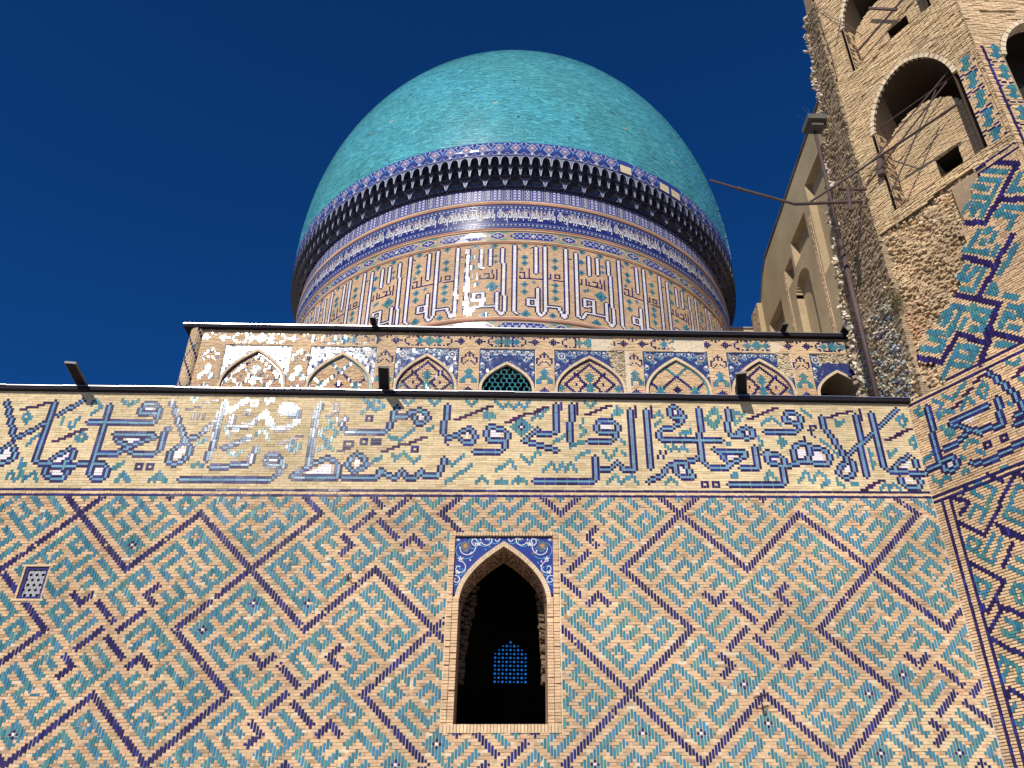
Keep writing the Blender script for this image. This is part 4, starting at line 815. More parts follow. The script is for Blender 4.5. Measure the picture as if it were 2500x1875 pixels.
for p in piers:                                            # frieze and pier motifs
    c = round(p / WC)
    for d in (-2, 0, 2): GG[(c + d, rf + 3)] = 'm'
    GG[(c, rf + 2)] = 'm'
    for sx in (-1, 1):
        stamp(GG, c + sx * 5, rf, 'n', 2); GG[(c + sx * 8, rf)] = 'n'
        for d in ((10, 0), (10, 1), (10, -1), (11, 2), (11, -2), (12, 3), (12, -3), (12, 2), (12, -2), (14, 3), (14, -3), (16, 3), (16, -3), (17, 3), (17, 2), (17, -2), (17, -3), (19, 3), (19, -3), (17, 1), (17, -1)): GG[(c + sx * d[0], rf + d[1])] = 'n'
    r0 = int(round((21.95 - V0) / HC))
    for d in ((0, 1), (0, 0), (0, -1), (-1, 0), (1, 0), (-2, -1), (2, -1), (-2, -2), (2, -2), (-3, -3), (3, -3), (0, -2), (-4, -3), (4, -3), (-4, -4), (4, -4), (-4, -5), (4, -5), (-4, -6), (4, -6), (-2, -6), (2, -6), (-3, -7), (3, -7), (-1, -5), (1, -5)): GG[(c + d[0], r0 + d[1])] = 'n'
    for d in range(-10, -20, -1):
        ww = {-10: 0, -11: 1, -12: 2, -13: 1, -14: 1, -15: 2, -16: 3, -17: 4, -18: 4, -19: 4}[d]
        for q in range(-ww, ww + 1):
            if d < -16 and abs(q) < 2: continue
            GG[(c + q, r0 + d)] = 't'
    stamp(GG, c, r0 - 24, 'n', 2)
    for d in ((-3, -26), (3, -26), (-4, -28), (4, -28), (0, -27), (0, -28), (-2, -27), (2, -27)): GG[(c + d[0], r0 + d[1])] = 'n'
for l, r, cu, ap in BAYS:
    c = round((l + r) / 2 / WC)
    for d in (-5, 0, 5): stamp(GG, c + d, rf, 't', 3 if d == 0 else 2)
GI = {}                                                     # infill patterns inside the arches
for i, (l, r, cu, ap) in enumerate(BAYS):
    if i in (3, 7): continue
    c = round((l + r) / 2 / WC); rt = int((ap - V0) / HC) - 3
    if i in (1, 5):
        for d in range(-18, 19):
            for q, ch in ((0, 't'), (9, 'n'), (18, 't'), (27, 'n'), (36, 't')):
                z = rt - q + 3 - abs((abs(d) + (9 if q % 2 else 0)) % 18 - 9)
                GI[(c + d, z)] = ch; GI[(c + d, z - 1)] = ch
        for d in (-9, 0, 9): stamp(GI, c + d, rt - 15, 't' if d else 'n', 2)
    else:
        for sx in (-1, 1):
            stroke(GI, (c, rt), (c + sx * 7, rt - 7), 'n', 0)
            stroke(GI, (c + sx * 7, rt - 7), (c + sx * 13, rt - 13), 'n', 0); stroke(GI, (c + sx * 13, rt - 13), (c + sx * 7, rt - 19), 'n', 0)
            stroke(GI, (c + sx * 7, rt - 7), (c + sx * 2, rt - 13), 'n', 0); stroke(GI, (c + sx * 2, rt - 13), (c + sx * 7, rt - 19), 'n', 0)
            stroke(GI, (c + sx * 7, rt - 19), (c, rt - 26), 'n', 0); stroke(GI, (c + sx * 7, rt - 19), (c + sx * 15, rt - 27), 'n', 0)
            for q in (0, -12):
                for d in (-1, 1): 
                    for e in range(3): GI[(c + sx * 7 + d, rt - 6 + q - e)] = 'n'
            stamp(GI, c + sx * 15, rt - 15, 't', 2); stamp(GI, c + sx * 7, rt - 25, 't', 2); GI[(c + sx * 7, rt - 13)] = 'n'
        for q in (-7, -9, -14, -16): stamp(GI, c, rt + q, 't', 2)
        for q in range(-17, -6): GI[(c, rt + q)] = 't'
        for k in list(GI):
            if abs(k[0] - c) < 20 and (k[0], k[1] + 1) not in GI and GI[k] == 'n': GI[(k[0], k[1] + 1)] = 'n'
def patchG(u, v):
    if v > 22.2: return 3.35 < u < 4.25 + .1 * math.sin(v * 20) or (6.75 + .15 * math.sin(v * 15) < u < 8.15) or (11.0 < u < 11.35 + .2 * math.sin(v * 9))
    return (4.0 + .5 * (22.1 - v) * .5 < u < 4.95 and v > 20.1) or (11.15 < u < 11.9 and 21.0 < v) or (12.9 < u < 14.5 and v > 21.75)
def zG(c, r):
    u, v = uvG(c, r)
    if v > ZF + .02: return 'patch' if patchG(u, v) else 'field'
    i = bay_of(u)
    if i is None: return 'patch' if patchG(u, v) and 4.6 < u < 5.2 else 'field'
    top = bay_top(i, u, 0.) if abs(u - (BAYS[i][0] + BAYS[i][1]) / 2) < (BAYS[i][1] - BAYS[i][0]) / 2 - .13 else -1
    if v < top - .03: return 'in%d' % i
    top2 = bay_top(i, u, .13)
    if v < SPG + .02 and top < 0: return 'field'
    return 'span' if v > top2 else None
def tanG(c, r):
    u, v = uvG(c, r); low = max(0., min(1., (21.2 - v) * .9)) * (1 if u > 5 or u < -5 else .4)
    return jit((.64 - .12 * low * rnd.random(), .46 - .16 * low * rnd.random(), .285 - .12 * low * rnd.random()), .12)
kf = lambda c, r: CG0 <= c <= CG1 and RG0 <= r <= RG1 and zG(c, r) == 'field'
GGk = {k: v for k, v in GG.items() if kf(*k)}
lay('glazed_brick', 'glazed_brickwork', f_G, cells_to_bricks(GGk, lambda c, r: True, uvG, 3, .005, .006, .02), M_GLAZE, gal)
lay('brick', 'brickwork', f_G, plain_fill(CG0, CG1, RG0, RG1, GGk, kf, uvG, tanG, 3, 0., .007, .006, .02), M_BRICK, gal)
rb = []                                                    # places where the facing has fallen away
for r in range(RG0, RG1 + 1):
    for c in range(CG0, CG1 + 1):
        u, v = uvG(c, r)
        if zG(c, r) == 'patch' or (zG(c, r) == 'span' and patchG(u, v)):
            rb.append([u - .04, u + rnd.uniform(.02, .07), v - .035, v + rnd.uniform(.01, .035), -.3, rnd.uniform(-.1, -.02), rnd.gauss(0, .4), rnd.gauss(0, .4), *jit((.62, .52, .37), .2)])
lay('rubble_stone', 'rubble', f_G, rb, M_RUBBLE, gal, 150)
ARCHES = []
for i, (l, r, cu, ap) in enumerate(BAYS):
    b = bpy.data.objects.new('blind_arch', None); link(b, gal); b['_off'] = (0.0, 0.0, 0.0); b.matrix_basis = Matrix.Identity(4); ARCHES.append(b)
    cc, a = (l + r) / 2, (r - l) / 2 - .13
    ki = lambda c, q: zG(c, q) == 'in%d' % i and RG0 <= q
    if i not in (3, 7):
        tag(b, 'blind arch filled with patterned brick')
        Gk = {k: v for k, v in GI.items() if ki(*k)}
        c0, c1 = int(l / WC), int(r / WC)
        fI = lambda u, v, w_: f_G(u, v, np.asarray(w_) - .10)
        lay('glazed_brick', 'glazed_infill', fI, cells_to_bricks(Gk, lambda c, q: True, uvG, 3, .006, .006, .035, flat=False), M_GLAZE, b, 60)
        lay('brick', 'brick_infill', fI, plain_fill(c0, c1, RG0, RG1, Gk, ki, uvG, tanG, 3, 0., .008, .008, .03), M_BRICK, b, 40)
        sheet('mortar_bed', f_G, ((l, r, ZB0, ap),), -.13, M_MORTARD, b)
    elif i == 3:                                           # turquoise star lattice
        tag(b, 'arched window closed by a turquoise star lattice')
        g = Geo(); g.add([f_G(x, z, -1.2) for x, z in ((l, ZB0), (r, ZB0), (r, ap), (l, ap))], [(0, 1, 2, 3)], (.01, .01, .02)); g.obj('dark_backing', M_DARK, b)
        g = Geo(); s = .118; hx = .238
        def inside(x, z): return abs(x - cc) < a - .01 and z < SPG + arch_v(x - cc, a - .02, ap - SPG - .03)
        for jr in range(-8, 14):
            for ic in range(-9, 10):
                if (ic - jr * (1)) % 3 == 0: continue
                hxx = cc + (ic + .5 * (jr % 2)) * hx - (jr // 2) * 0; zz_ = 19.2 + jr * hx * .866
                if (int(2 * ic + (jr % 2)) + 3 * jr) % 3 == 0: pass
                ring = []
                for k in range(6):
                    t = math.pi / 6 + k * math.pi / 3
                    ring.append((math.cos(t), math.sin(t)))
                for k in range(6):
                    p, q = ring[k], ring[(k + 1) % 6]; pts = [(hxx + p[0] * .132, zz_ + p[1] * .132), (hxx + q[0] * .132, zz_ + q[1] * .132)]
                    if inside(*pts[0]) and inside(*pts[1]):
                        A_, B_ = Vector(f_G(*pts[0], -.10)), Vector(f_G(*pts[1], -.10)); g.beam(A_, B_, .021, (.06, .30, .36))
        g.obj('star_lattice', M_GLAZE, b)
    else:
        tag(b, 'open dark arched niche at the right end')
        g = Geo(); ps = [(l + .13, ZB0)] + [(cc + x, SPG + arch_v(x, a, ap - SPG)) for x in np.linspace(-a, a, 31)] + [(r - .13, ZB0)]
        for p, q in zip(ps, ps[1:]): g.add([f_G(*p, 0), f_G(*q, 0), f_G(*q, -1.6), f_G(*p, -1.6)], [(0, 1, 2, 3)], jit((.42, .31, .20), .12))
        g.obj('vault', M_BRICK, b); sheet('dark_backing', f_G, ((l, r, ZB0, ap),), -1.6, M_DARK, b)
    # rim moulding
    ps = arc_pts(a, ap - SPG, 22, SPG); po = arc_pts(a + .11, ap - SPG + .14, 22, SPG); g = Geo()
    ps = [(-a, ZB0)] + ps; po = [(-a - .11, ZB0)] + po
    for sx in (-1, 1):
        for k in range(len(ps) - 1):
            q = [ps[k], ps[k + 1], po[k + 1], po[k]]; q = [(cc - sx * x, z) for x, z in q]
            V = [f_G(x, z, -.12) for x, z in q] + [f_G(x, z, .025) for x, z in q]; g.add(V, [tuple(t) for t in BOXQ], jit((.60, .47, .32), .08))
    g.obj('arch_moulding', M_BRICK, b)
    if i not in (3, 7):
        pi_ = arc_pts(a - .055, ap - SPG - .06, 22, SPG); pi_ = [(-a + .055, ZB0)] + pi_; g = Geo()
        for sx in (-1, 1):
            for k in range(len(ps) - 1):
                q = [pi_[k], pi_[k + 1], ps[k + 1], ps[k]]; q = [(cc - sx * x, z) for x, z in q]
                V = [f_G(x, z, -.12) for x, z in q] + [f_G(x, z, -.075) for x, z in q]; g.add(V, [tuple(t) for t in BOXQ], jit((.07, .27, .32) if i in (1, 5) else (.07, .05, .17), .15))
        g.obj('glazed_edging', M_GLAZE, b)
    # blue floral spandrel
    bg_ = (.036, .052, .165); g = Geo(); us = np.linspace(l + .02, r - .02, 25)
    oks = lambda u, v, l=l, r=r, i=i, cc=cc, a=a: l + .04 < u < r - .04 and v < ZF - .04 and v > (max(SPG + .1, bay_top(i, u, .15)) if abs(u - cc) < a + .15 else SPG + .1) and not patchG(u, v)
    for p, q in zip(us, us[1:]):
        m = (p + q) / 2
        zl = lambda u: bay_top(i, u, .10) if abs(u - cc) < a + .10 else SPG
        za = [z for z in np.linspace(max(zl(p), zl(q)) if 0 else min(zl(p), zl(q)), ZF, 9)]
        for z0, z1 in zip(za, za[1:]):
            if patchG(m, (z0 + z1) / 2): continue
            du, dv = rnd.gauss(0, .022) * (q - p), rnd.gauss(0, .022) * (z1 - z0)
            g.add([f_G(p, max(z0, zl(p)) if z0 == za[0] else z0, -.05 - du - dv), f_G(q, max(z0, zl(q)) if z0 == za[0] else z0, -.05 + du - dv), f_G(q, z1, -.05 + du + dv), f_G(p, z1, -.05 - du + dv)], [(0, 1, 2, 3)], jit(bg_, .15))
    g.obj('spandrel', M_FLORA, b)
    g = Geo(); hw = (r - l) / 2
    pale = (.62, .62, .60) if i in (0, 3) else (.50, .54, .56)
    for sx in (-1, 1):
        for bx, by, rr, a0, tn in ((.80, 21.85, .20, 2., 1.3), (.55, 22.02, .14, 0., -1.2), (.92, 21.35, .16, 1., 1.2), (.93, 20.95, .12, 2., -1.1), (.28, 22.04, .13, 1.4, 1.1), (.68, 21.68, .13, 3, 1.2), (.93, 22.05, .1, 3, 1.2), (.1, 22.08, .09, 3, 1.2), (.42, 21.9, .1, 1, -1.2)):
            bx = bx * hw
            ribbon(g, f_G, [(cc + sx * p, q) for p, q in spiral(bx, by, rr, .03, a0, tn, 20)], .022, -.040, pale, oks)
            ribbon(g, f_G, [(cc + sx * p, q) for p, q in spiral(bx + .06, by - .05, rr * 1.2, .05, a0 + 1.5, -tn, 20)], .018, -.043, (.12, .36, .52), oks)
        big = (.45, .33, .16) if i in (1, 5, 6) else (.60, .58, .52)
        blob(g, f_G, cc + sx * .78 * hw, 21.88, .19, .19, -.036, big, petals=8, k=.14, ok=oks); blob(g, f_G, cc + sx * .78 * hw, 21.88, .12, .12, -.033, (.05, .06, .20), n=10, ok=oks)
        blob(g, f_G, cc + sx * .78 * hw, 21.88, .07, .07, -.030, (.70, .68, .62), petals=6, k=.3, ok=oks)
        for bx, by, s in ((.42, 22.05, .07), (.90, 21.42, .08), (.62, 21.62, .05), (.95, 21.0, .06), (.2, 22.06, .05)): blob(g, f_G, cc + sx * bx * hw, by, s, s, -.034, (.70, .68, .66), petals=6, k=.25, ok=oks)
        for _ in range(22): blob(g, f_G, cc + sx * rnd.uniform(.03, .97) * hw, rnd.uniform(20.5, 22.12), .03, .022, -.035, rnd.choice([(.66, .66, .66), (.12, .38, .52), (.50, .24, .20)]), n=6, ok=oks)
    if i == 3:                                             # interlaced white zigzag strip
        for ph in (0, .5):
            pts = [(l + .05 + (r - l - .1) * k / 96, 21.98 + .11 * math.sin((k / 96 * 6 + ph) * 2 * math.pi) + .035 * math.sin((k / 96 * 18 + ph * 3) * 2 * math.pi)) for k in range(97)]
            ribbon(g, f_G, pts, .035, -.030 + ph * .004, (.72, .71, .70) if ph == 0 else (.10, .13, .20))
        poly(g, f_G, [(l + .02, 21.84), (r - .02, 21.84), (r - .02, 21.81), (l + .02, 21.81)], -.03, (.06, .12, .4))
    g.obj('floral_scroll', M_FLORA, b)
# rounded corner shaft at the left end
f_col = lambda u, v, w_: np.stack([-13.50 + (.30 + np.asarray(w_)) * np.sin(np.asarray(u) / .3), 30.12 - (.30 + np.asarray(w_)) * np.cos(np.asarray(u) / .3), np.asarray(v) + 0 * np.asarray(u)], -1)
cs = []
for r in range(RG0, RG1):
    for k in range(-11, 7):
        u = k * .079; q = (k * 2 + r) % 14; p = (k * 2 - r) % 14
        ch = 'n' if q in (0, 1) else ('t' if (p in (0, 1) and (r // 12) % 2) else None); v = V0 + r * HC
        cs.append((bk(u, u + .079, v, v + HC, glaze_colour(ch) if ch else jit((.58, .43, .27), .14), back=-.05, front=.0, gap=.006, depth=.004), ch))
lay('glazed_brick', 'shaft_glaze', f_col, [q for q, c in cs if c], M_GLAZE, gal, 80); lay('brick', 'shaft_brickwork', f_col, [q for q, c in cs if not c], M_BRICK, gal, 60)
sheet('mortar_bed', f_G, tuple((a, b, ZB0, ZF) for a, b in zip([-13.6] + [q[1] for q in BAYS], [q[0] for q in BAYS] + [15.0])) + ((-13.6, 15.0, ZF, ZT + .05),), -.02, M_MORTAR, gal)
g = Geo(); g.box((-13.55, 30.3, 16), (-13.35, 60, 22.9), (.5, .36, .22)); g.box((-13.6, YG + 1.7, 15), (15.0, YG + 1.8, 22.9), (.3, .2, .1)); g.obj('side_wall', M_MORTARD, gal)
g = Geo(); g.box((-14.05, YG - .22, ZT), (15.0, 66, ZT + .14)); g.obj('roof_sheet', M_SHEET, gal)  # near-black colour carries the shade under the eave here as well
g = Geo(); g.box((-14.08, YG - .25, ZT + .14), (15.0, 66, ZT + .175)); g.obj('roof_lip', M_METAL, gal)

# ------------------------------------------------------------------ dome and drum
DC, RD, RR = 48.4, 14.4, 15.15
dome = thing('dome', (0, DC, 23), 'huge turquoise tiled dome on a tall drum with Arabic lettering bands', 'dome')
AX = Matrix.Translation((0, DC, 0))
def f_drum(u, v, w):
    u, v, w = np.broadcast_arrays(np.asarray(u, float), np.asarray(v, float), np.asarray(w, float)); a = u / RD; r = RD + w
    return np.stack([r * np.sin(a), DC - r * np.cos(a), v], -1)
def f_loc(R0):
    def f(u, v, w):
        a = u / R0; r = R0 + w; return (r * math.sin(a), -r * math.cos(a), v)
    return f
def ring_copy(name, me, ang, parent):
    o = bpy.data.objects.new(name, me); link(o, parent); o.matrix_basis = AX @ Matrix.Rotation(ang, 4, 'Z'); return o
def lathe(name, prof, mat, parent, c=(.5, .5, .5), n=240, a0=-math.pi, a1=math.pi, smooth=True, cvar=0):
    an = np.linspace(a0, a1, n + 1); V = []; C = []
    for r, z in prof:
        for a in an: V.append((r * math.sin(a), DC - r * math.cos(a), z)); C.append(c)
    m = n + 1; Q = np.array([(j * m + i, j * m + i + 1, (j + 1) * m + i + 1, (j + 1) * m + i) for j in range(len(prof) - 1) for i in range(n)])
    return mobj(name, mesh_np(name, np.array(V), Q, np.array(C), (mat,), smooth), parent)
lathe('drum_core', [(RD - .02, 22.5), (RD - .02, 36.0)], M_MORTAR, dome)
# kufic brick register
GK = draw_pattern(outlined=[[(5, 59), (5, 4), (7, 2)], [(19, 58), (19, 36)], [(25, 59), (25, 5), (22, 1), (20, 4), (20, 23)], [(39, 59), (39, 5), (37, 1), (35, 5), (34, 9), (26, 9)], [(14, 14), (19, 14), (19, 9), (14, 9), (14, 14)], [(46, 57), (46, 4), (49, 3), (52, 8), (65, 8)], [(55, 56), (55, 40)], [(61, 56), (61, 42)], [(69, 56), (71, 4), (69, 1), (66, 5), (66, 19)], [(51, 19), (57, 19), (57, 14), (51, 13), (51, 19)], [(57, 14), (57, 9)]],
    filled=[],
    turq=[],
    navy=[],
    thin=[[(48, 31), (50, 31), (50, 35)], [(53, 36), (53, 31), (57, 31), (64, 31), (63, 38)], [(55, 34), (55, 32)], [(58, 35), (61, 35), (61, 32), (58, 31)], [(66, 38), (66, 30)], [(9, 36), (12, 36), (12, 31), (16, 31), (23, 31)], [(9, 33), (9, 31), (12, 31)], [(15, 39), (15, 32)], [(27, 32), (29, 32), (29, 36)], [(31, 31), (37, 31)], [(32, 36), (35, 36), (35, 33), (32, 33), (32, 36)], [(41, 51), (43, 51)], [(6, 58), (9, 55)], [(16, 57), (17, 58)]],
    dashes=[],
    rosettes=[],
    flowers=[], core='w', wide=True)
for kx, ky, kr in [(12, 49, 2), (12, 44, 2), (32, 48, 2), (32, 42, 2), (32, 27, 2), (32, 22, 2), (32, 16, 2), (12, 26, 2), (12, 20, 2), (50, 50, 2), (50, 41, 2), (65, 50, 1), (65, 45, 1), (63, 24, 4), (13, 2, 3), (30, 2, 2), (59, 1, 3), (12, 59, 2), (32, 59, 2), (51, 59, 2), (64, 59, 2), (10, 39, 1), (52, 26, 1), (54, 27, 1), (18, 28, 1)]:
    stamp(GK, kx, ky, 't', kr)
    if kr > 1: GK[(kx, ky)] = 'n'
GK = {(c % 72, r): ch for (c, r), ch in sorted(GK.items()) if 0 <= r <= 60}
KW, KC = 2 * math.pi * RD / 16 / 72, 4.72 / 61
GKA = {}
for un in range(-5, 6):
    for (c, r), ch in GK.items(): GKA[(c + un * 72 - 5, r)] = ch
def uvK(c, r): return c * KW, 26.84 + (r + .5) * KC
kk = lambda c, r: abs(c) < 345 and 0 <= r <= 60
lay('glazed_brick', 'glazed_kufic', f_drum, cells_to_bricks(GKA, kk, uvK, 4, .008, .006, .022), M_GLAZE, dome)
lay('brick', 'drum_brickwork', f_drum, plain_fill(-345, 345, 0, 60, GKA, kk, uvK, lambda c, r: jit((.58, .40, .25), .11), 3, 0., .008, .004, .02), M_BRICK, dome)
# mouldings of rounded brick
def torus(name, z, rr, c, mat=M_BRICK): 
    lathe(name, [(RD + rr * math.sin(t) * 1.0, z + rr * -math.cos(t)) for t in np.linspace(0.1, math.pi - .1, 7)], mat, dome, c)
for z, rr, c in ((26.68, .09, (.42, .22, .15)), (26.80, .05, (.60, .42, .28)), (31.60, .05, (.42, .22, .15)), (31.72, .06, (.60, .42, .28)), (32.47, .05, (.60, .42, .28)), (32.58, .06, (.42, .22, .15)), (34.40, .07, (.50, .27, .18)), (34.53, .06, (.66, .48, .33))): torus('moulding', z, rr, c)
# cartouche registers
def cart_mesh(zc, hz, per):
    f = f_loc(RD + .01); g = Geo(); L = per * .70; q = per - L
    def lobed(hw, hh, off=0):
        return [(off + hw * x, zc + hh * y) for x, y in ((-1, 0), (-.93, .35), (-.86, .42), (-.82, .85), (-.74, 1), (-.3, 1), (.3, 1), (.74, 1), (.82, .85), (.86, .42), (.93, .35), (1, 0), (.93, -.35), (.86, -.42), (.82, -.85), (.74, -1), (.3, -1), (-.3, -1), (-.74, -1), (-.82, -.85), (-.86, -.42), (-.93, -.35))]
    def fan(pts, wz, c, off): 
        V = [f(off, zc, wz)] + [f(u, v, wz) for u, v in pts]; n = len(pts); g.add(V, [(0, i + 1, (i + 1) % n + 1) for i in range(n)], c)
    fan(lobed(L / 2, hz * .86), .006, (.55, .45, .30), 0); fan(lobed(L / 2 - .05, hz * .74), .012, (.030, .040, .23), 0)
    for k in range(-3, 4):
        u = k * L / 7.6; s = hz * (.5 if k == 0 else .34)
        diamond(g, f, u, zc, s * .8, s, .018, (.66, .64, .62)); diamond(g, f, u, zc, s * .5, s * .62, .023, (.05, .06, .26) if k else (.50, .30, .20)); diamond(g, f, u, zc, s * .22, s * .26, .027, (.62, .60, .40))
        for sy in (-1, 1): blob(g, f, u + L / 15, zc + sy * hz * .5, .045, .045, .02, (.62, .64, .70), petals=4, k=.3)
        for sy in (-1, 1): ribbon(g, f, [(u + L / 7.6 * t / 8, zc + sy * hz * .32 * math.sin(math.pi * t / 8)) for t in range(9)], .02, .017, (.50, .56, .68))
    off = per / 2
    for sc, c, wz in ((1., (.55, .45, .30), .006), (.8, (.030, .040, .23), .012)):
        pts = []
        for k in range(32):
            t = 2 * math.pi * k / 32; rr = (.74 + .26 * abs(math.cos(2 * t)) ** .6) * sc; pts.append((off + rr * q * .42 * math.cos(t), zc + rr * hz * .85 * math.sin(t)))
        fan(pts, wz, c, off)
    blob(g, f, off, zc, q * .22, hz * .46, .018, (.66, .67, .70), petals=4, k=.45); blob(g, f, off, zc, .05, .05, .023, (.4, .2, .25), n=8)
    for sx in (-1, 1):
        for sy in (-1, 1): poly(g, f, [(off + sx * q * .52, zc + sy * hz * .95), (off + sx * q * .30, zc + sy * hz * .62), (off + sx * q * .06, zc + sy * hz * .95)][::(1 if sx * sy > 0 else -1)], .008, (.08, .28, .28))
    return mesh_np('cartouche', np.array(g.V), g.F, np.array(g.C), (M_FLORA,))
for zc, hz, nm in ((32.09, .30, 'upper'), (26.22, .34, 'lower')):
    lathe('cartouche_ground', [(RD + .005, zc - hz), (RD + .005, zc + hz)], M_FLORA, dome, (.36, .28, .19))
    me = cart_mesh(zc, hz, 2 * math.pi * RD / 24)
    for k in range(-7, 8): ring_copy('cartouche', me, rad(15 * k + (4 if nm == 'upper' else 2)), dome)
# inscription register: white letters on blue, borders of white dots
lathe('inscription_ground', [(RD + .004, 32.66), (RD + .02, 33.5), (RD + .004, 34.33)], M_FLORA, dome, (.022, .026, .15))
for z in (32.74, 32.98, 34.0, 34.24): lathe('thin_fillet', [(RD + .022, z - .018), (RD + .034, z), (RD + .022, z + .018)], M_FLORA, dome, (.16, .24, .50))
FORMS = {'و': 'ﻭﻮ', 'ل': 'ﻝﻞﻟﻠ', 'ه': 'ﻩﻪﻫﻬ', 'ا': 'ﺍﺎ', 'م': 'ﻡﻢﻣﻤ', 'ش': 'ﺵﺶﺷﺸ', 'ر': 'ﺭﺮ', 'ق': 'ﻕﻖﻗﻘ', 'غ': 'ﻍﻎﻏﻐ', 'ب': 'ﺏﺐﺑﺒ', 'ف': 'ﻑﻒﻓﻔ', 'ي': 'ﻱﻲﻳﻴ', 'ن': 'ﻥﻦﻧﻨ', 'ت': 'ﺕﺖﺗﺘ', 'ث': 'ﺙﺚﺛﺜ', 'ج': 'ﺝﺞﺟﺠ'}
def shape(s):
    o = ''
    for i, ch in enumerate(s):
        if ch == ' ': continue
        F = FORMS[ch]; prev = i > 0 and s[i - 1] in FORMS and len(FORMS[s[i - 1]]) == 4; nxt = i + 1 < len(s) and s[i + 1] in FORMS and len(F) == 4
        o += F[(1 if prev else 0) if not nxt else (3 if prev else 2)]
    return o[::-1]
def text_mesh(txt, width, z0, z1, wz, c, R0=RD + .025):
    cu = bpy.data.curves.new('lettering', 'FONT'); cu.body = shape(txt); cu.resolution_u = 3; cu.offset = .02
    o = bpy.data.objects.new('lettering', cu); col.objects.link(o); dg = bpy.context.evaluated_depsgraph_get(); dg.update()
    me = bpy.data.meshes.new_from_object(o.evaluated_get(dg)); n = len(me.vertices)
    V = np.empty(n * 3); me.vertices.foreach_get('co', V); V = V.reshape(-1, 3); F = [tuple(p.vertices) for p in me.polygons]
    bpy.data.objects.remove(o); bpy.data.curves.remove(cu); bpy.data.meshes.remove(me)
    if not n: return None
    lo, hi = V.min(0), V.max(0); f = f_loc(R0)
    P = np.array([f((x - lo[0]) / (hi[0] - lo[0]) * width - width / 2, z0 + (y - lo[1]) / (hi[1] - lo[1]) * (z1 - z0), wz) for x, y, _ in V])
    return mesh_np('lettering', P, F, np.tile(c, (n, 1)), (M_FLORA,))
per = 2 * math.pi * RD / 28
tm = text_mesh('ولله المشرق والمغرب فاينما تولوا فثم وجه الله', per * .97, 32.99, 34.0, .012, (.74, .73, .72))
tm2 = text_mesh('فاينما تولوا ولله المشرق والمغرب', per * .8, 33.62, 33.96, .007, (.46, .34, .30))
g = Geo(); f = f_loc(RD + .03)
for k in range(14):
    u = (k + .5) / 14 * per - per / 2
    for z in (32.86, 34.12): diamond(g, f, u, z, .075, .06, .004, (.62, .64, .70)); diamond(g, f, u, z, .035, .03, .009, (.04, .05, .28))
bead = mesh_np('bead_border', np.array(g.V), g.F, np.array(g.C), (M_FLORA,))
g = Geo(); f = f_loc(RD + .02)
for _ in range(30): ribbon(g, f, spiral(rnd.uniform(-.5, .5) * per, rnd.uniform(33.2, 33.85), .10, .03, rnd.random() * 6, rnd.choice((-1, 1)) * 1.1, 10), .014, .006, (.10, .18, .48))
scr = mesh_np('scroll_ground', np.array(g.V), g.F, np.array(g.C), (M_FLORA,))
for k in range(-8, 9):
    a = rad(360 / 28 * k + 2.5)
    if tm: ring_copy('lettering', tm, a, dome)
    if tm2: ring_copy('small_lettering', tm2, a, dome)
    tag(ring_copy('bead_border', bead, a, dome), kind='stuff'); tag(ring_copy('scroll_ground', scr, a, dome), kind='stuff')
# panelled register of narrow tiles
lathe('panel_ground', [(RD + .004, 34.6), (RD + .01, 36.0)], M_FLORA, dome, (.085, .085, .22))
per = 2 * math.pi * RD / 84; g = Geo(); f = f_loc(RD + .01)
for k in range(9):
    u = -per / 2 + per * k / 9; poly(g, f, [(u - .012, 34.62), (u + .012, 34.62), (u + .012, 35.5), (u - .012, 35.5)], .006, (.42, .42, .55))
for k in (1, 2): 
    u = -per / 2 + per * (k * 2 + 1.5) / 9 + per * .11; poly(g, f, [(u - .07, 34.66), (u + .07, 34.66), (u + .07, 35.46), (u - .07, 35.46)], .004, (.022, .025, .26))
    for q in range(4): diamond(g, f, u, 34.76 + q * .2, .055, .075, .010, (.66, .66, .72))
u = -per / 2 + per * 1.2 / 9
poly(g, f, [(u - .12, 34.66), (u + .12, 34.66), (u + .12, 35.46), (u - .12, 35.46)], .004, (.05, .06, .22))
for q in range(3): diamond(g, f, u, 34.8 + q * .26, .10, .14, .008, (.62, .58, .48)); diamond(g, f, u, 34.8 + q * .26, .055, .08, .012, (.06, .08, .30))
pan = mesh_np('tile_panel', np.array(g.V), g.F, np.array(g.C), (M_FLORA,))
for k in range(-27, 28): ring_copy('tile_panel', pan, rad(360 / 84 * k), dome)
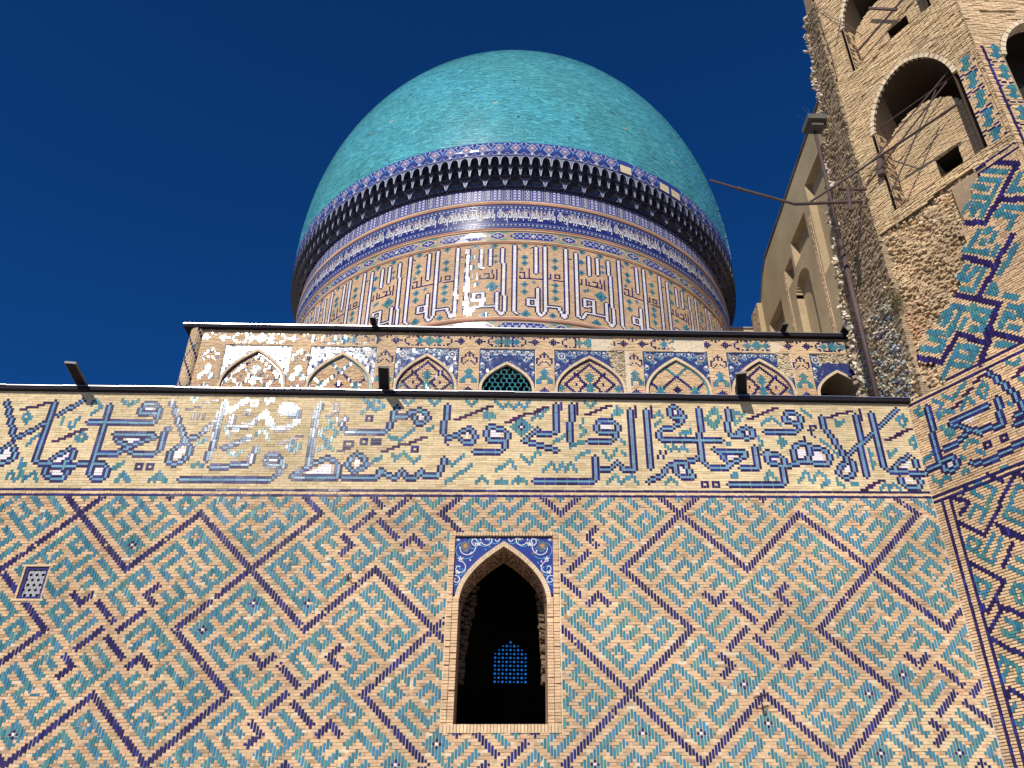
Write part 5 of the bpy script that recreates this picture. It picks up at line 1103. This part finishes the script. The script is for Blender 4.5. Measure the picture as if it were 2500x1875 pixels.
# muqarnas cornice: three tiers of hollow cells stepping outwards
def cell_mesh(r0, r1, z0, h, half, dep, c1, c2):
    g = Geo(); ns, ntt = 12, 6; f = lambda s, r, z: (r * math.sin(half * s), -r * math.cos(half * s), z)
    az = lambda s: h * (.95 * (1 - abs(s / .94) ** 3.0) ** .6 if abs(s) < .94 else 0)
    ss = np.linspace(-.94, .94, ns + 1); d = r1 - r0
    rr = lambda s, t: r1 - dep * max(0., math.cos(math.pi / 2 * s / .94)) ** .6 * math.sqrt(max(0, 1 - t * t))
    V = [f(s, rr(s, j / ntt), z0 + az(s) * (j / ntt)) for s in ss for j in range(ntt + 1)]
    m = ntt + 1
    g.add(V, [(i * m + j, (i + 1) * m + j, (i + 1) * m + j + 1, i * m + j + 1) for i in range(ns) for j in range(ntt)], c1)
    for a, b in zip(ss, ss[1:]):                          # face above the arch, soffit of the ribs
        g.add([f(a, r1, z0 + az(a)), f(b, r1, z0 + az(b)), f(b, r1, z0 + h), f(a, r1, z0 + h)], [(0, 1, 2, 3)], c2)
        g.add([f(a, rr(a, 0), z0), f(b, rr(b, 0), z0), f(b, r1, z0), f(a, r1, z0)], [(0, 1, 2, 3)], c1)
    for a, b in ((-1, -.94), (.94, 1)):
        g.add([f(a, r1, z0), f(b, r1, z0), f(b, r1, z0 + h), f(a, r1, z0 + h)], [(0, 1, 2, 3)], c2)
        g.add([f(a, r0 - .1, z0), f(b, r0 - .1, z0), f(b, r1, z0), f(a, r1, z0)], [(0, 1, 2, 3)], c2)
    # pale outline following the arch
    fr = lambda u, v, w_: ((r1 + w_) * math.sin(u / r1), -(r1 + w_) * math.cos(u / r1), v)
    ribbon(g, fr, [(half * s * r1, z0 + az(s) + .012) for s in ss], .035, .006, (.42, .43, .52))
    return mesh_np('muqarnas_cell', np.array(g.V), g.F, np.array(g.C), (M_FLORA,))
H84 = math.pi / 84; dk, lt = (.035, .038, .075), (.15, .16, .25)  # dark glaze; shade in the hollows and light on the faces painted in
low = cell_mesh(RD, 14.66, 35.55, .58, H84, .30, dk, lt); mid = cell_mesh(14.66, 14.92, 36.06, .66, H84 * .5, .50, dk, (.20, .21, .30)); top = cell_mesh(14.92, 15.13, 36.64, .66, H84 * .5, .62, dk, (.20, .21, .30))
NM = 26
for k in range(-NM, NM + 1):
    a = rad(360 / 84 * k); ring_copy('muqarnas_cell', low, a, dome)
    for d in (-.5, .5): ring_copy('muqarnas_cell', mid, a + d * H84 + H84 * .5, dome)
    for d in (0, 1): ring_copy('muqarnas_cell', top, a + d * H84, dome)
# rim frieze of diamond medallions
lathe('rim_ground', [(15.13, 37.28), (15.17, 37.30), (15.165, 38.33), (15.13, 38.36)], M_FLORA, dome, (.035, .055, .25))
per = 2 * math.pi * RR / 104; g = Geo(); f = f_loc(15.17)
for a, b, c, wz in ((.33, .40, (.10, .25, .45), .004), (.28, .35, (.60, .56, .58), .008), (.245, .31, (.05, .06, .26), .012), (.17, .22, (.55, .34, .34), .016), (.12, .155, (.05, .06, .26), .020), (.07, .09, (.70, .64, .62), .024)): diamond(g, f, 0, 37.86, a, b, wz, c)
for sx in (-1, 1):
    ribbon(g, f, [(sx * per * .5 * t / 10, 37.86 + .3 * math.sin(math.pi * t / 10) * (1 if t else 1)) for t in range(11)], .03, .006, (.50, .50, .60))
    ribbon(g, f, [(sx * per * .5 * t / 10, 37.42 + .1 * math.cos(math.pi * t / 5)) for t in range(11)], .025, .006, (.55, .42, .44))
    diamond(g, f, sx * per * .5, 37.86, .07, .13, .012, (.10, .30, .55))
    diamond(g, f, sx * per * .36, 38.2, .05, .05, .012, (.6, .6, .66))
diamond(g, f, 0, 37.42, .09, .08, .012, (.62, .58, .60)); poly(g, f, [(-per / 2, 37.32), (per / 2, 37.32), (per / 2, 37.36), (-per / 2, 37.36)], .006, (.12, .26, .50)); poly(g, f, [(-per / 2, 38.28), (per / 2, 38.28), (per / 2, 38.32), (-per / 2, 38.32)], .006, (.12, .26, .50))
med = mesh_np('medallion', np.array(g.V), g.F, np.array(g.C), (M_FLORA,))
for k in range(-31, 32):
    if k in (7, 10, 11): continue
    ring_copy('medallion', med, rad(360 / 104 * k), dome)
g = Geo(); 
for k in (7, 10, 11):                                    # bare repaired patches in the rim
    f = f_loc(15.19); g = Geo(); poly(g, f, [(-.36, 37.38), (.36, 37.38), (.36, 37.95), (-.36, 37.95)], .012, (.62, .52, .34)); ring_copy('repair_patch', mesh_np('repair_patch', np.array(g.V), g.F, np.array(g.C), (M_BRICK,)), rad(360 / 104 * k), dome)
# turquoise shell
DH, DZ = 22.0, 38.34
zt = np.linspace(0, .9995, 400); prof_r = RR * (1 - zt ** 2.3) ** .8; prof_z = DZ + DH * zt
lathe('shell', [(r - .02, z) for r, z in zip(prof_r[::8], prof_z[::8])] + [(.3, DZ + DH * .9996), (.02, DZ + DH)], M_DOME, dome, (.06, .22, .22), 160)
arc = np.concatenate([[0], np.cumsum(np.hypot(np.diff(prof_r), np.diff(prof_z)))])
ts = []; course = .088; na = int((arc[-1] - 1.5) / course)
tc = [(.085, .36, .39), (.07, .31, .355), (.11, .42, .46), (.065, .28, .315), (.08, .35, .43)]
for j in range(na):
    s0, s1 = j * course, (j + 1) * course
    ra, rb_ = np.interp([s0, s1], arc, prof_r); za, zb = np.interp([s0, s1], arc, prof_z)
    nrm = np.array([zb - za, -(rb_ - ra)]); nrm /= np.linalg.norm(nrm)
    ln = .30; nt_ = int(2 * rad(100) * ra / ln); a = -rad(100) + (j % 2) * .5 * ln / ra
    for k in range(nt_):
        l2 = ln * rnd.choice((1, 1, 1, .5)); a1 = a + l2 / ra
        if a1 > rad(100): break
        ca = (a + a1) / 2; tone = .5 + .5 * math.sin(ca * 7 + j * .05) * math.sin(j * .021 + ca * 2)
        x = rnd.random(); upper = j > na * .45 and ca > .1
        if x < (.012 if upper else .0015): c = (.50, .36, .20) if rnd.random() < .6 else (.03, .05, .05)
        else: c = jit(tc[int(rnd.random() * 5)], .15); c = (c[0], c[1] * (.95 + .1 * tone), c[2] * (.92 + .2 * tone))
        ts.append((a + .004 / ra, a1 - .004 / ra, ra, rb_, za, zb, nrm[0], nrm[1], rnd.gauss(.012, .004), rnd.gauss(0, .012), rnd.gauss(0, .012), *c)); a = a1
T_ = np.array(ts); del ts
a0, a1, ra, rb_, za, zb, n0, n1, th_, tu, tv = T_[:, :11].T
def tp(a, r, z, h): rr = r + n0 * h; return np.stack([rr * np.sin(a), DC - rr * np.cos(a), z + n1 * h], -1)
eps = .06; ra_, za_ = ra + (rb_ - ra) * eps, za + (zb - za) * eps; rc_, zc_ = ra + (rb_ - ra) * (1 - eps), za + (zb - za) * (1 - eps)
hu = .15
P = np.stack([tp(a0, ra_, za_, -.02), tp(a1, ra_, za_, -.02), tp(a1, rc_, zc_, -.02), tp(a0, rc_, zc_, -.02),
              tp(a0, ra_, za_, th_ - tu * hu - tv * .04), tp(a1, ra_, za_, th_ + tu * hu - tv * .04), tp(a1, rc_, zc_, th_ + tu * hu + tv * .04), tp(a0, rc_, zc_, th_ - tu * hu + tv * .04)], 1)
s = seen_size(P); s[(P.mean(1)[:, 1] - DC) > -2] = 0; order = np.argsort(-s, kind='stable')[:300]; one = np.zeros(len(P), bool); one[order] = True
for i in order:
    ctr = P[i].mean(0); o = bpy.data.objects.new('tile', mesh_np('tile', P[i] - ctr, BOXQ, np.repeat(T_[i, 11:][None], 8, 0), (M_DOME,))); o.location = ctr; link(o, dome)
k = np.nonzero(~one)[0]
o = mobj('tile_shell', mesh_np('tile_shell', P[k].reshape(-1, 3), (BOXQ[None] + (np.arange(len(k)) * 8)[:, None, None]).reshape(-1, 4), np.repeat(T_[k, 11:], 8, 0), (M_DOME,)), dome); o['kind'] = 'stuff'

# ------------------------------------------------------------------ floodlights, pipes, hooks
def floodlight(p, label, wd=.32, ln=1.15, tilt=.03, yaw=0., group='floodlights along the roof edges'):
    t = thing('floodlight', p, label, 'floodlight', group)
    x, y, z = p; R_ = Matrix.Translation(p) @ Matrix.Rotation(yaw, 4, 'Z') @ Matrix.Rotation(-tilt, 4, 'X')
    def part(name, a, b, mat):
        g = Geo(); g.box(a, b); g.V = [tuple(R_ @ Vector(v)) for v in g.V]; g.obj(name, mat, t)
    part('housing', (-wd / 2, -ln, .0), (wd / 2, .05, .07), M_LAMP); part('lens', (-wd / 2 + .03, -ln + .03, -.012), (wd / 2 - .03, -.02, -.001), M_SHEET)
    part('bracket', (-.03, -.05, -.2), (.03, .35, 0), M_IRON)
    for i in range(4): part('cooling_fin', (-wd / 2 + .02, -ln + .1 + i * .12, .07), (wd / 2 - .02, -ln + .13 + i * .12, .1), M_LAMP)
def onwall(u): return (u, YF + .05, 15.17 + .0015 * u)
floodlight(onwall(-13.0), 'dark floodlight on the inscription wall top, leftmost, against the sky', yaw=.12)
floodlight(onwall(-3.86), 'dark floodlight on the inscription wall top in front of the second pier of arches', yaw=.1)
floodlight(onwall(6.95), 'dark floodlight on the inscription wall top below the seventh blind arch', yaw=-.25)
floodlight((-5.95, YG, 23.16), 'small floodlight on the gallery roof edge left of the dome centre', .26, .7)
floodlight((11.55, YG, 23.16), 'small floodlight on the gallery roof edge below the plastered wall', .26, .7)
floodlight((14.3, YG, 23.16), 'wide floodlight at the right end of the gallery roof edge beside the mast', .55, .8)
mast = thing('light_mast', (11.6, 23.2, 15), 'tall brown steel mast with a floodlight head beside the ruined tower', 'mast')
g = Geo(); g.beam((11.6, 23.2, 14.6), (11.68, 23.2, 22.2), .085, n=12); g.obj('lower_pole', M_IRON, mast, True)
g = Geo(); g.beam((11.68, 23.2, 22.2), (11.77, 23.2, 28.4), .066, n=12); g.obj('upper_pole', M_IRON, mast, True)
g = Geo(); g.beam((11.675, 23.2, 22.0), (11.682, 23.2, 22.45), .10, n=12); g.beam((11.69, 23.2, 22.9), (11.7, 23.2, 23.0), .09, n=12); g.obj('sleeve', M_IRON, mast, True)
g = Geo(); g.box((11.4, 22.7, 28.3), (12.4, 23.5, 28.55)); g.box((11.55, 22.85, 28.1), (12.0, 23.3, 28.3)); g.obj('lamp_head', M_LAMP, mast)
for i, (dx, dy) in enumerate(((-.3, .1), (-.15, -.1), (.02, .05), (.15, 0))):
    g = Geo(); g.beam((11.7 + dx * .5, 23 + dy, 28.55), (11.6 + dx * 1.6, 23 + dy, 29.3 - abs(dx)), .006); g.obj('bird_spike', M_IRON, mast)
YT = 21.3; q = YT / 23.2
def tr(x, z): return (x * q, YT, EYE + (z - EYE) * q)
truss = thing('iron_truss', tr(12.3, 24.2), 'dark iron truss and tie rods bracing the tower above the mast', 'truss')
for nm, a, b, r in (('long_rod', (7.33, 25.35), (8.35, 24.93), .04), ('long_rod', (8.35, 24.93), (10.33, 24.19), .052), ('coupling', (8.3, 24.95), (8.45, 24.89), .07), ('bottom_chord', (10.33, 24.19), (12.86, 24.37), .06), ('hanger', (12.34, 23.9), (12.45, 25.0), .07), ('top_chord', (12.1, 24.98), (13.15, 25.0), .06), ('brace', (12.3, 24.3), (12.9, 25.5), .035)):
    g = Geo(); g.beam(tr(*a), tr(*b), r, n=8); g.obj(nm, M_IRON, truss)
def onA(s, z, w_=.22): return tuple(f_A(s, z, w_))
for nm, a, b, r in (('tie_rod', tr(10.87, 24.27), onA(1.15, 24.0), .045), ('tie_rod', onA(1.15, 24.0), onA(4.35, 23.75), .045), ('tie_rod', onA(.75, 23.2), onA(4.3, 24.9), .03), ('tie_rod', onA(1.2, 24.0), onA(4.5, 25.9, -.3), .028), ('tie_rod', onA(1.45, 22.2), onA(3.9, 24.9), .028),
                    ('crossbar', onA(1.5, 25.75, -.35), onA(4.5, 25.55, -.35), .02), ('tie_rod', onA(1.9, 23.4), onA(2.6, 22.4), .025), ('post', onA(4.35, 21.8, -.4), onA(4.4, 25.2, -.4), .05), ('gusset', onA(1.3, 23.3, .1), onA(1.45, 24.1, .1), .14), ('timber_beam', onA(1.5, 23.9, -.85), onA(4.4, 23.75, -.85), .13)):
    g = Geo(); g.beam(a, b, r, n=6); g.obj(nm, M_IRON, truss)
cab = thing('loose_cable', onA(.7, 22, .06), 'thin black cables hanging down the upper left edge of the tower', 'cable')
for (pts) in ([(.62, 33.9), (.7, 32), (.76, 30.5), (.72, 28.9)], [(.65, 33.6), (1.2, 32.1), (1.75, 30.9), (2.1, 29.9)], [(1.55, 31.7), (1.2, 30.9), (.95, 30.4)]):
    g = Geo()
    for a, b in zip(pts, pts[1:]): g.beam(onA(*a, .08), onA(*b, .08), .014)
    g.obj('strand', M_IRON, cab)
tr2 = thing('upper_brace', onA(3.2, 29.6, -.3), 'dark wooden brace bars across the uppermost niche of the tower', 'brace')
for a, b, r in (((1.55, 29.85), (4.4, 30.6), .05), ((2.5, 31.4), (3.4, 30.2), .06)): g = Geo(); g.beam(onA(*a, -.3), onA(*b, -.3), r); g.obj('bar', M_IRON, tr2)
def hook(u, v, label, pts):
    t = thing('wall_hook', tuple(f_front(u, v, 0)), label, 'hook', 'iron hooks left in the patterned wall')
    g = Geo()
    for a, b in zip(pts, pts[1:]): g.beam(tuple(f_front(u + a[0], v + a[1], a[2])), tuple(f_front(u + b[0], v + b[1], b[2])), .018)
    g.obj('rod', M_IRON, t)
    g = Geo(); g.beam(tuple(f_front(u, v, -.02)), tuple(f_front(u, v, .05)), .05, n=8); g.obj('plate', M_IRON, t)
hook(*(-4.27, 9.32), 'small dark hook in the patterned wall left of the window', [(0, 0, 0), (.05, .02, .22), (.12, .06, .26), (.14, -.05, .3)])
hook(*(6.3, 5.91), 'forked dark hook low in the patterned wall right of the window', [(0, 0, 0), (-.1, .2, .25), (-.16, .32, .3), (.02, .36, .3), (-.16, .32, .3), (-.3, .30, .3)])
for o in list(bpy.data.objects):
    if '_off' in o: del o['_off']
